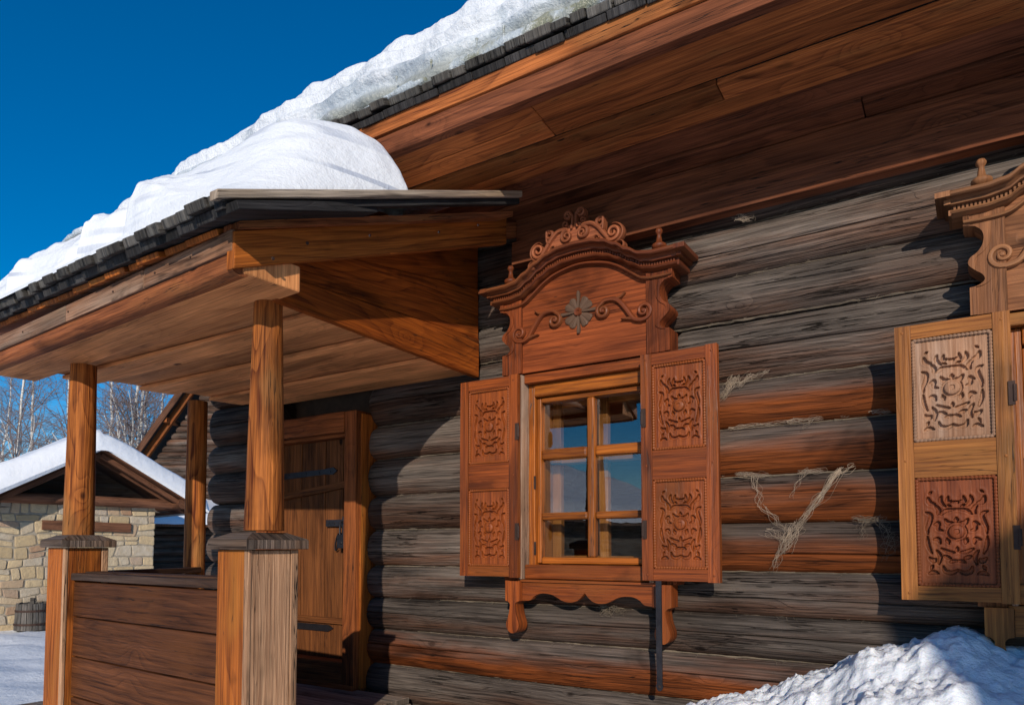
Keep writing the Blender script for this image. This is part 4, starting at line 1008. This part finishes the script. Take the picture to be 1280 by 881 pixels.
# ================================================================ SNOW BANK under the second window
def bank():
    m = MB(); nx, ny = 380, 190; rows = []
    for i in range(nx+1):
        x = -1.9+4.6*i/nx; col_ = []
        top = interp(x, [(-2.4, -.1), (-1.7, .45), (-1.25, .80), (-.95, .91), (-.6, 1.06), (-.38, 1.18), (-.08, 1.26), (.15, 1.21), (.8, 1.25), (1.6, 1.1), (3.8, .9)])
        for k in range(ny+1):
            y = .10-2.5*(k/ny)**1.15; d = -y
            fall = interp(d, [(-.1, 1), (.15, 1.0), (.5, .88), (1.1, .55), (1.8, .18), (2.4, -.04)])
            h = top*fall-.03
            mk = min(1, max(0, .45+1.1*NZ.noise(V((x*1.4, y*1.4, 6)))-.5*(x+.4))); r = .055*fbm((x*2.2, y*2.2, 4), 4)+.045*fbm((x*5.2, y*5.2, 2), 5)*(.35+.65*mk)+.018*fbm((x*13, y*13, 7), 4)*mk
            edge_ = math.exp(-((x+1.0)/.5)**2)
            r += .016*fbm((x*22, y*22, 2), 3)*(.25+mk+edge_)
            vo = NZ.voronoi(V((x*8.5, y*8.5, h*8.5)))[0][0]; mk2 = min(1, max(0, NZ.noise(V((x*1.9, y*1.9, 33)))*2.2+.25)); r += .085*math.sqrt(max(0, .40-vo))*mk2*.6
            vo = NZ.voronoi(V((x*19, y*19, h*19)))[0][0]; r += .022*math.sqrt(max(0, .40-vo))*mk
            col_.append(V((x, y, h+r*min(1, max(.0, top)))))
        rows.append(col_)
    m.rings(rows, closed=False, caps=False, rnd=.1)
    if True:
        for f in m.f: pass
    o = m.build('snow_bank', M['snow_crust'], None, smooth=True, sharp=70)
    tag(o, 'crusty shovelled snow bank heaped against the log wall under the ochre window', 'snow bank')
bank()
# ================================================================ TOW (flax caulking) hanging from the seams
def strand(m, p, q, n, r, wob, spread, rnd):
    p = V(p); q = V(q); pts = []
    for k in range(n+1):
        t = k/n; c = p*(1-t)+q*t
        c += V((wob*NZ.noise(V((t*3, rnd*77, 1))), -.012-.014*abs(NZ.noise(V((t*3, rnd*77, 5)))), wob*.6*NZ.noise(V((t*3, rnd*77, 9)))))
        c += V((spread*sin(rnd*91), 0, spread*cos(rnd*57)))*(.4+.6*sin(pi*t)); pts.append(c)
    rs = []
    for k, c in enumerate(pts):
        d = (pts[min(n, k+1)]-pts[max(0, k-1)]); d = d.normalized() if d.length > 0 else V((0, 0, 1)); a = d.cross(V((0, 1, 0)));
        a = a.normalized() if a.length > .01 else V((1, 0, 0)); b = a.cross(d); rr = r*(1-.6*k/n)
        rs.append([c+a*rr, c+b*rr, c-a*rr, c-b*rr])
    m.rings(rs, caps=False, rnd=rnd)
def tow(name, label, segs, mat='tow', yoff=0):
    m = MB(); rg = random.Random(len(segs)*7+int(segs[0][0][0]*100))
    for (p, q, cnt, wob, spr) in segs:
        for _ in range(int(cnt*.6)):
            j = lambda s: V((rg.uniform(-s, s), 0, rg.uniform(-s*.5, s*.5)))
            strand(m, V((p[0], p[1]+yoff, p[2]))+j(spr), V((q[0], q[1]+yoff, q[2]))+j(spr*.8), 12, rg.uniform(.0005, .0011), wob*1.2, spr*.5, rg.random())
    o = m.build(name, M[mat], None); tag(o, label, 'flax strands', 'flax tufts hanging from the log seams'); return o
S3, S4, S5 = 1.98, 1.73, 2.245
tow('flax_tow', 'long forked tuft of pale flax hanging in a V between the two windows',
    [((-.965, .01, 1.985), (-.935, -.005, 1.82), 12, .03, .010), ((-.935, 0, 1.82), (-.81, 0, 1.69), 12, .03, .010), ((-.56, .0, 1.985), (-.75, -.005, 1.71), 46, .03, .016),
     ((-.80, 0, 1.71), (-.875, -.005, 1.50), 24, .03, .012), ((-.75, 0, 1.72), (-.82, 0, 1.58), 34, .05, .022), ((-.90, .0, 1.69), (-.80, 0, 1.64), 18, .06, .022), ((-.50, .02, 2.0), (-.60, 0, 1.95), 14, .03, .01),
     ((-.71, 0, 1.985), (-.79, 0, 1.855), 7, .02, .007), ((-1.06, .03, 1.99), (-.90, .01, 1.975), 34, .03, .016), ((-.74, .03, 1.99), (-.64, .02, 1.98), 24, .03, .014)])
tow('flax_tow', 'fan shaped flax tuft high beside the red brown right shutter', [((-1.05, .0, 2.50), (-1.13, .0, 2.39), 52, .03, .022), ((-.98, .02, 2.51), (-1.05, 0, 2.45), 20, .03, .018), ((-.90, .03, 2.52), (-1.0, .01, 2.49), 14, .02, .01)])
tow('flax_tow', 'thin wisps of flax along the seam above the forked tuft', [((-.80, .03, 2.25), (-.64, .02, 2.245), 20, .04, .012), ((-.68, .01, 2.24), (-.73, .0, 2.20), 6, .02, .005), ((-1.1, .04, 2.245), (-.78, .04, 2.25), 16, .03, .008)])
tow('flax_tow', 'short flax wisp at the seam where the ochre shutter casts its shadow', [((-.42, .03, 2.26), (-.34, .03, 2.25), 16, .03, .010)])
tow('flax_tow', 'ragged gray flax shreds in the shade beside the ochre shutter', [((-.50, .02, 1.74), (-.38, .02, 1.735), 30, .03, .016), ((-.46, .0, 1.73), (-.47, .0, 1.64), 10, .03, .009), ((-.38, .0, 1.74), (-.34, .0, 1.62), 14, .06, .013), ((-.34, 0, 1.66), (-.37, 0, 1.55), 10, .05, .009)], 'tow_dk')
tow('flax_tow', 'small flax knot under the scalloped apron of the red brown window', [((-1.84, -.0, 1.275), (-1.79, -.0, 1.22), 40, .05, .025), ((-1.78, -.0, 1.26), (-1.72, 0, 1.235), 20, .05, .018)], 'tow_dk')
tow('flax_tow', 'tiny flax tuft under the dark frieze board', [((-1.03, .0, 3.36), (-.96, .0, 3.33), 34, .03, .016)])

def caulk(m, z, xa, xb, sd):
    rg = random.Random(sd)
    x = xa
    while x < xb:
        L = rg.uniform(.25, .9); e = min(xb, x+L); yb = rg.uniform(.062, .078)
        for _ in range(3):
            n = max(4, int((e-x)/.03)); pts = [V((x+(e-x)*k/n, yb+.012*NZ.noise(V((k*.5+x*9, _*7, sd))), z+.007*NZ.noise(V((k*.35+x*5, _*3, sd)))+.010*NZ.noise(V(((x+(e-x)*k/n)*.5+sd, 0, 3))))) for k in range(n+1)]
            rs = []
            for k, c in enumerate(pts):
                q = max(.001, .0035+.006*NZ.noise(V(((x+(e-x)*k/n)*2.2, _*5, sd)))); rs.append([c+V((0, q, 0)), c+V((0, 0, q)), c+V((0, -q, 0)), c+V((0, 0, -q))])
            m.rings(rs, caps=False)
        for _ in range(int(L*9)):
            xx = rg.uniform(x, e); strand(m, (xx, yb-.01, z), (xx+rg.uniform(-.03, .03), yb-rg.uniform(.02, .05), z-rg.uniform(-.01, .03)), 5, .0009, .02, .003, rg.random())
        x = e-.01 if e < xb else xb+1
for zi in range(3, 14):
    for xa, xb in ((-3.70, -2.45), (-1.34, -.02), (1.12, 3.0)) if 1.44 < SE[zi] < 2.6 else ((-3.70, 3.0),):
        part('caulking', lambda m: caulk(m, SE[zi], xa, xb, zi*3+int(xa*7)), M['tow_dk'], house)
lf_ = MB(); c = V((-.93, -.42, 1.0))
for q in range(6): a0, a1 = 2*pi*q/6, 2*pi*(q+1)/6; lf_.poly([c, c+V((.022*cos(a0), .013*sin(a0), .006*sin(a0*2))), c+V((.022*cos(a1), .013*sin(a1), .006*sin(a1*2)))])
bpy.context.view_layer.update()
hit = bpy.data.objects['snow_bank'].ray_cast(V((c.x, c.y, 3)), V((0, 0, -1)))
M['leaf'] = flat('dry_leaf', (.45, .20, .07), .8)
o = lf_.build('fallen_leaf', M['leaf'], None)
o.data.transform(__import__('mathutils').Matrix.Translation((0, 0, (hit[1].z if hit[0] else .95)-.994))); tag(o, 'small dry orange leaf lying on the lit side of the snow bank', 'leaf')

# ================================================================ STONE BARN with its roof snow
BA = empty('stone_barn', (-16.3, 2.65, 0)); BA.rotation_euler = (0, 0, pi/2-R(12)); BA.scale = (.916, 1, 1)
tag(BA, 'low yellow sandstone barn with snow covered gable roof across the yard', 'barn')
# local frame: x along the wall (left to right), -y towards the yard
def bl(name, fn, mat, **k): return part(name, fn, mat, BA, **k)
def stones(m):
    rg = random.Random(5); z = -.1; x0, x1 = -.9, 3.17
    while z < 2.52:
        h = rg.uniform(.13, .27); h = min(h, 2.56-z) if z+h < 2.45 else 2.56-z; x = x0-rg.uniform(0, .2)
        while x < x1:
            w_ = rg.uniform(.16, .5); xe = min(x+w_, x1+.0)
            if xe > x1-.15: xe = x1+rg.uniform(-.015, .02)
            sub = [(z, z+h)] if h < .2 or rg.random() < .6 else [(z, z+h*.5), (z+h*.5, z+h)]
            for a, b in sub:
                if not (a > 1.93 and b < 2.3 and .75 < x and xe < 2.6) :
                    j = lambda: rg.uniform(-.022, .022)
                    P = [(x+.012+abs(j())*.6, a+.012+j()*.6), (xe-.012, a+.012+j()*.6), (xe-.012+j()*.5, b-.010+j()*.6), (x+.012+j()*.5, b-.010+j()*.6)]
                    cx_ = sum(p[0] for p in P)/4; cz_ = sum(p[1] for p in P)/4; pr = rg.uniform(.008, .03)
                    mid = [((p[0]+cx_*.0), p[1]) for p in P]; r = rg.random()
                    O = []
                    for q in range(4):       # octagonal outline: cut corners
                        p, n_, v_ = P[q], P[(q+1) % 4], P[q-1]; c = rg.uniform(.12, .3)
                        O.append((p[0]+(v_[0]-p[0])*c*.5, p[1]+(v_[1]-p[1])*c*.5)); O.append((p[0]+(n_[0]-p[0])*c*.4, p[1]+(n_[1]-p[1])*c*.4))
                    F_ = [(cx_+(p[0]-cx_)*.9, cz_+(p[1]-cz_)*.86) for p in O]
                    r3 = [[V((p[0], .04, p[1])) for p in O], [V((p[0], -pr*.5, p[1])) for p in O], [V((p[0], -pr, p[1])) for p in F_]]
                    m.rings(r3, rnd=r)
            x = xe
            if xe >= x1-.03: break
        z += h
    for q, p in enumerate(m.v):
        e_ = min(1, max(0, (x1-p.x)/.4)); m.v[q] = V((p.x+.085*e_*NZ.noise(V((p.x*2.1, 4, p.z*2.6))), p.y, p.z+(.075*NZ.noise(V((p.x*1.7, 9, p.z*2.2)))+.03*NZ.noise(V((p.x*6, 2, p.z*6))))*min(1, max(0, (2.5-p.z)/.3))))
bl('stone_wall', stones, M['stone'], smooth=False)
bl('wall_core', lambda m: (m.box((-.9, .0, -.1), (3.16, .45, 2.5)), m.box((2.8, .4, -.1), (3.14, 5.5, 2.45)), m.box((-.9, 5.2, -.1), (3.14, 5.5, 2.45)), m.box((-.9, .4, -.1), (-.6, 5.5, 2.5))), M['mortar'])
bl('lintel', lambda m: beam(m, (.78, -.03, 2.08), (2.62, -.03, 2.05), .1, .2), M['truss'], bevel=.01)
bl('lintel', lambda m: beam(m, (-.9, -.03, 2.40), (-.2, -.03, 2.40), .1, .15), M['truss'], bevel=.01)
AP = 1.78; ZA = 3.66; SLP = .53
bl('tie_log', lambda m: round_pole(m, (-.7, -.12, 2.62), (4.0, -.12, 2.60), .115, .105, 12, 16, .06), M['truss'], smooth=True)
for xx in (-.25, 3.6): bl('wall_plate', lambda m: round_pole(m, (xx, -.65, 2.60), (xx, 5.4, 2.60), .12, .12, 12, 12, .06), M['truss'], smooth=True)
for s in (-1, 1):
    for k, (yy, th) in enumerate(((-.15, .14), (-.5, .1))):
        xe = AP+s*(2.15+k*.1); bl('rafter', lambda m: beam(m, (AP, yy, ZA-.1), (xe, yy, ZA-.1-SLP*abs(xe-AP)), .1, th), M['truss'], bevel=.008)
    def slab(m):
        for k in range(14):
            y0 = -.75+k*.46; xe = AP+s*2.28; beam(m, (AP, y0+.23, ZA), (xe, y0+.23, ZA-SLP*2.28), .45, .045)
    bl('roof', slab, M['truss'])
bl('gable_shade', lambda m: prism(m, [(-.4, 2.45), (3.9, 2.45), (AP, ZA-.1)], .9, .95), M['oldbarn'])
def barn_snow():
    m = MB(); rows = []
    for i in range(61):
        y = -.82+6.6*i/60; r = []
        for k in range(61):
            t = k/60; x = AP-2.42+4.84*t; d = min(x-(AP-2.42), AP+2.42-x)
            base = ZA+.03-SLP*math.sqrt((x-AP)**2+.04)
            T = (.54 if x < AP else .44)*math.sqrt(max(0, 1-(1-min(1, d/.35))**2)); 
            fr = min(1, max(0, (y+.82)/.28)); T *= math.sqrt(max(0, 1-(1-fr)**2))*.9+.1
            r.append(V((x, y-.06*sin(pi*fr), base+T+.05*fbm((x*.9, y*.9, 2), 3)*(T/.5))))
        foot0 = V((r[0].x, y, r[0].z-.06)); rows.append(r)
    m.rings(rows, closed=False, caps=False)
    low = [V((p.x, -.78, ZA+.0-SLP*abs(p.x-AP))) for p in rows[0]]
    for k in range(60): m.poly([low[k], low[k+1], rows[0][k+1], rows[0][k]])
    for row, sx in ((0, 0), (0, -1)): pass
    o = m.build('barn_snow', M['snow'], None, smooth=True, sharp=70); o.location = BA.location; o.rotation_euler = BA.rotation_euler; o.scale = BA.scale
    tag(o, 'smooth thick snow cap on the stone barn roof', 'snow')
barn_snow()
# barrels against the stone wall
from mathutils import Matrix
BM = Matrix.Translation((-16.3, 2.65, 0)) @ Matrix.Rotation(pi/2-R(12), 4, 'Z')
def barrel(lx, ly, r, h, label, rz):
    B = empty('barrel', BM @ V((lx, ly, 0))); B.rotation_euler = (0, 0, rz); tag(B, label, 'barrel', 'old wooden tubs by the barn wall')
    def st(m):
        n = 18
        for k in range(n):
            a0, a1 = 2*pi*k/n+.02, 2*pi*(k+1)/n-.02; rs = []
            for q in range(7):
                t = q/6; rr = r*(1-.10*t); zz = h*t+(random.uniform(-.01, .01) if q == 6 else 0)
                rs.append([V((rr*cos(a0), rr*sin(a0), zz)), V((rr*1.02*cos((a0+a1)/2), rr*1.02*sin((a0+a1)/2), zz)), V((rr*cos(a1), rr*sin(a1), zz)), V((rr*.9*cos(a1), rr*.9*sin(a1), zz)), V((rr*.9*cos(a0), rr*.9*sin(a0), zz))])
            m.rings(rs)
    part('staves', st, M['barrel'], B)
    for zz in (.22*h, .72*h):
        def hoop(m):
            rr = r*(1-.10*zz/h)*1.035; rs = []
            for k in range(25):
                a = 2*pi*k/24; rs.append([V((cos(a)*(rr+dr), sin(a)*(rr+dr), zz+dz)) for dr, dz in ((-.01, -.02), (.006, -.02), (.006, .02), (-.01, .02))])
            m.rings(rs, caps=False)
        part('hoop', hoop, M['rust'], B)
    def lid(m):
        lathe(m, (0, 0, h-.05), [(r*.82, 0), (r*.82, .03), (.001, .035)], n=20); m.box((-.05, -.015, h-.02), (.05, .015, h+.1))
    part('lid', lid, M['barrel'], B)
    return B
barrel(.52, -.42, .30, .52, 'dark open topped tub with a knobbed lid at the left picture edge', .3)
barrel(1.22, -.36, .33, .56, 'gray hooped tub between the lidded tub and the porch post', 1.2)

# low shed and tall log barn behind
def local(name, px, depth, label, cat):
    fwd = V((-.543, .8396, 0)); rt = V((.8396, .543, 0)); p = V((0, -3.82, 0))+fwd*depth+rt*((px-640)/900*depth)
    e = empty(name, p); e.rotation_euler = (0, 0, pi/2-.25); tag(e, label, cat); return e
SH = local('low_shed', 212, 21, 'low dark log shed behind the right end of the stone barn', 'shed')
for k in range(11): part('log', lambda m: round_pole(m, (-1.5, 0, .1+k*.2), (3.6, 0, .1+k*.2), .115, .11, 10, 8, .05), M['log_gray'], SH, smooth=True)
part('side_wall', lambda m: (m.box((-1.45, .1, 0), (-1.3, 4, 2.2)), m.box((3.3, .1, 0), (3.45, 4, 2.2)), m.box((-1.45, 3.9, 0), (3.45, 4, 2.2))), M['oldbarn'], SH)
part('roof', lambda m: m.hexa([V(p) for p in ((-1.8, -.6, 2.22), (3.9, -.6, 2.22), (3.9, 4.2, 3.2), (-1.8, 4.2, 3.2), (-1.8, -.6, 2.30), (3.9, -.6, 2.30), (3.9, 4.2, 3.28), (-1.8, 4.2, 3.28))], V((0, 1, 0))), M['truss'], SH)
def shs(m):
    rows = []
    for i in range(31):
        x = -1.8+5.7*i/30; r = [V((x, -.55, 2.3))]
        for k in range(13):
            t = k/12; y = -.66+4.8*t*t; T = .30*math.sqrt(max(0, 1-(1-min(1, (y+.66)/.3))**2)); r.append(V((x, y, 2.31+.204*(y+.6)+T+.05*fbm((x, y, 3), 3))))
        rows.append(r)
    m.rings(rows, closed=False, caps=False)
    for f in m.f: f.reverse()
o = part('shed_snow', shs, M['snow'], None, smooth=True, sharp=70); o.location = SH.location; o.rotation_euler = SH.rotation_euler; tag(o, 'snow strip on the low dark shed roof', 'snow')
LB_ = local('log_barn', 170, 24, 'tall gray log barn with steep plank gable rising behind the snowy barn roof', 'barn')
LB_.rotation_euler = (0, 0, R(30))
for k in range(33):
    z = .12+k*.22; sl0 = max(.35, (z-4.0)/1.42); 
    if sl0 < 2.15:
        part('log', lambda m: round_pole(m, (sl0, .35, z), (4.4-sl0, .35, z), .118, .115, 12, 10, .05), M['log_gray'], LB_, smooth=True)
part('side_wall', lambda m: (m.box((.35, .4, 0), (.5, 6, 4.4)), m.box((3.9, .4, 0), (4.05, 6, 4.4))), M['oldbarn'], LB_)
for s in (-1, 1):
    X2 = lambda x: 2.2+s*x
    part('roof', lambda m: m.hexa([V((X2(0), -.35, 7.72)), V((X2(2.45), -.35, 4.25)), V((X2(2.45), 6.3, 4.25)), V((X2(0), 6.3, 7.72)), V((X2(0), -.35, 7.84)), V((X2(2.5), -.35, 4.29)), V((X2(2.5), 6.3, 4.29)), V((X2(0), 6.3, 7.84))], V((.57, 0, -.82))), M['shingle'], LB_)
    part('verge_board', lambda m: beam(m, (X2(0), -.38, 7.62), (X2(2.42), -.38, 4.18), .05, .2, (0, 0, 1)), M['truss'], LB_)
    part('rafter', lambda m: beam(m, (X2(0), -.05, 7.40), (X2(2.25), -.05, 4.2), .12, .22, (0, 0, 1)), M['soffit'], LB_)
    part('purlin', lambda m: beam(m, (X2(1.15), -.33, 5.85), (X2(1.15), .5, 5.85), .16, .16), M['soffit'], LB_)

# ================================================================ BIRCHES
def birch(px, depth, H, seed, lean=0, label='', n1=34, stems=1):
    rg = random.Random(seed); fwd = V((-.543, .8396, 0)); rt = V((.8396, .543, 0)); p0 = V((0, -3.82, 0))+fwd*depth+rt*((px-640)/900*depth)
    T = empty('birch', p0); tag(T, label, 'tree', 'bare birches behind the barns')
    tr = MB(); tw = MB()
    def tube(m, pts, r0, r1, n):
        rs = []; L = len(pts)-1
        for k, c in enumerate(pts):
            d = (pts[min(L, k+1)]-pts[max(0, k-1)]).normalized(); a = d.cross(V((.3, .9, .1))).normalized(); b = a.cross(d); r = r0+(r1-r0)*k/L
            rs.append([c+a*r*cos(2*pi*j/n)+b*r*sin(2*pi*j/n) for j in range(n)])
        m.rings(rs, caps=False, rnd=.5)
    def grow(p, d, L, r, lev):
        n = 7 if lev < 2 else 4; pts = [p.copy()]; q = p.copy(); dd = d.copy()
        for k in range(n):
            dd = (dd+V((rg.gauss(0, .10), rg.gauss(0, .10), (.10 if lev < 2 else -.10)))).normalized(); q = q+dd*(L/n); pts.append(q.copy())
        tube(tr if r > .034 else tw, pts, r, r*.35, 7 if lev == 0 else (5 if r > .018 else 3))
        if lev >= 3: return
        cnt = (0, 7, 9, 0)[lev]
        for _ in range(cnt):
            t = rg.uniform(.25, 1); i = min(n-1, int(t*n)); s = pts[i].lerp(pts[i+1], t*n-i)
            az = rg.uniform(0, 2*pi); nd = (dd*.7+V((cos(az), sin(az), rg.uniform(-.1, .4)))*.75).normalized()
            grow(s, nd, L*rg.uniform(.32, .55), max(.0035, r*.42), lev+1)
    for st in range(stems):
        base = V((rg.uniform(-.3, .3)*(stems > 1), rg.uniform(-.3, .3)*(stems > 1), 0)); n = 16; pts = []; x = y = 0; lx = lean+(rg.uniform(-.12, .12) if stems > 1 else 0)
        for k in range(n+1):
            pts.append(base+V((x, y, H*k/n-.1))); x += lx*H/n+rg.gauss(0, .05); y += rg.gauss(0, .05)
        r = .0105*H; tube(tr, pts, r, .02, 10)
        for _ in range(n1):
            t = rg.uniform(.2, .98); i = min(n-1, int(t*n)); s = pts[i].lerp(pts[i+1], t*n-i); az = rg.uniform(0, 2*pi)
            grow(s, V((cos(az)*.8, sin(az)*.8, rg.uniform(.5, 1.2))).normalized(), H*(1.02-t)*rg.uniform(.25, .42)+.5, max(.014, r*(1.05-t)*.42), 1)
    tr.build('trunk', M['bark'], T, smooth=True); tw.build('crown', M['twig'], T)
birch(18, 34, 12.5, 1, .03, 'slender birch farthest left beside the picture edge', 30)
birch(48, 38, 13.5, 2, -.04, 'birch with dense brown twigs left of the far porch column', 34)
birch(82, 42, 14, 3, .02, 'birch partly hidden by the far porch column', 34)
birch(128, 36, 13, 4, .05, 'leaning white birch just right of the far porch column', 30)
birch(150, 33, 13, 5, -.02, 'brightest forked white birch above the snow cap', 32, 2)
birch(176, 39, 14, 6, .02, 'thin pale birch left of the tall barn gable', 32)
birch(200, 45, 14.5, 7, 0, 'distant birch touching the steep barn gable', 34)
birch(-8, 45, 13, 8, .03, 'distant birch half outside the left picture edge', 30)

# ================================================================ off to the right and across the yard (they shade the bank and mirror in the panes)
def xs(t, p): return V(p)+V((.56, -1, .41))*t
P1 = xs(9, (-.37, 0, 1.20)); H1 = P1.z
ST = empty('storehouse', (P1.x, P1.y, 0)); ST.rotation_euler = (0, 0, math.atan(.56)); tag(ST, 'small log storehouse across the yard whose gable shades the snow bank', 'storehouse')
for k in range(19):
    if .12+k*.26 < H1-.1: part('log', lambda m: round_pole(m, (.3, 0, .12+k*.26), (5.3, 0, .12+k*.26), .14, .14, 12, 8, .04), M['log_gray'], ST, smooth=True)
part('gable', lambda m: prism(m, [(.1, H1-.25), (5.5, H1-.25), (2.8, H1+1.9)], -.1, .05), M['oldbarn'], ST)
part('side_wall', lambda m: (m.box((.25, -4, 0), (.4, 0, H1-.1)), m.box((5.2, -4, 0), (5.35, 0, H1-.1)), m.box((.3, -4, 0), (5.3, -3.9, H1-.1))), M['oldbarn'], ST)
for s in (-1, 1):
    part('roof', lambda m: m.hexa([V((2.8, -4.3, H1+2.0)), V((2.8+s*2.8, -4.3, H1-.1)), V((2.8+s*2.8, .3, H1-.1)), V((2.8, .3, H1+2.0)), V((2.8, -4.3, H1+2.12)), V((2.8+s*2.8, -4.3, H1)), V((2.8+s*2.8, .3, H1)), V((2.8, .3, H1+2.12))], V((0, 1, 0))), M['shingle'], ST)
OB = empty('yard_barn', (-11, -22, 0)); OB.rotation_euler = (0, 0, R(-90)); tag(OB, 'long dark barn across the yard mirrored in the window panes', 'barn')
part('wall', lambda m: m.box((-8, -.2, 0), (8, 0, 2.6)), M['oldbarn'], OB)
part('roof', lambda m: m.hexa([V(p) for p in ((-8.5, .6, 2.4), (-8.5, -5, 5.0), (8.5, -5, 5.0), (8.5, .6, 2.4), (-8.5, .6, 2.5), (-8.5, -5, 5.1), (8.5, -5, 5.1), (8.5, .6, 2.5))], V((1, 0, 0))), M['truss'], OB)
def obs(m):
    rows = []
    for i in range(81):
        x = -8.5+17*i/80; rows.append([V((x, .62-5.6*k/14, 2.5+2.6*k/14+(.32 if 0 < k < 14 else 0)+.07*fbm((x*.6, k*.4, 1), 4))) for k in range(15)])
    m.rings(rows, closed=False, caps=False)
o = part('yard_barn_snow', obs, M['snow'], None, smooth=True, sharp=70); o.location = OB.location; o.rotation_euler = OB.rotation_euler; tag(o, 'snow sheet on the long barn mirrored in the window panes', 'snow')
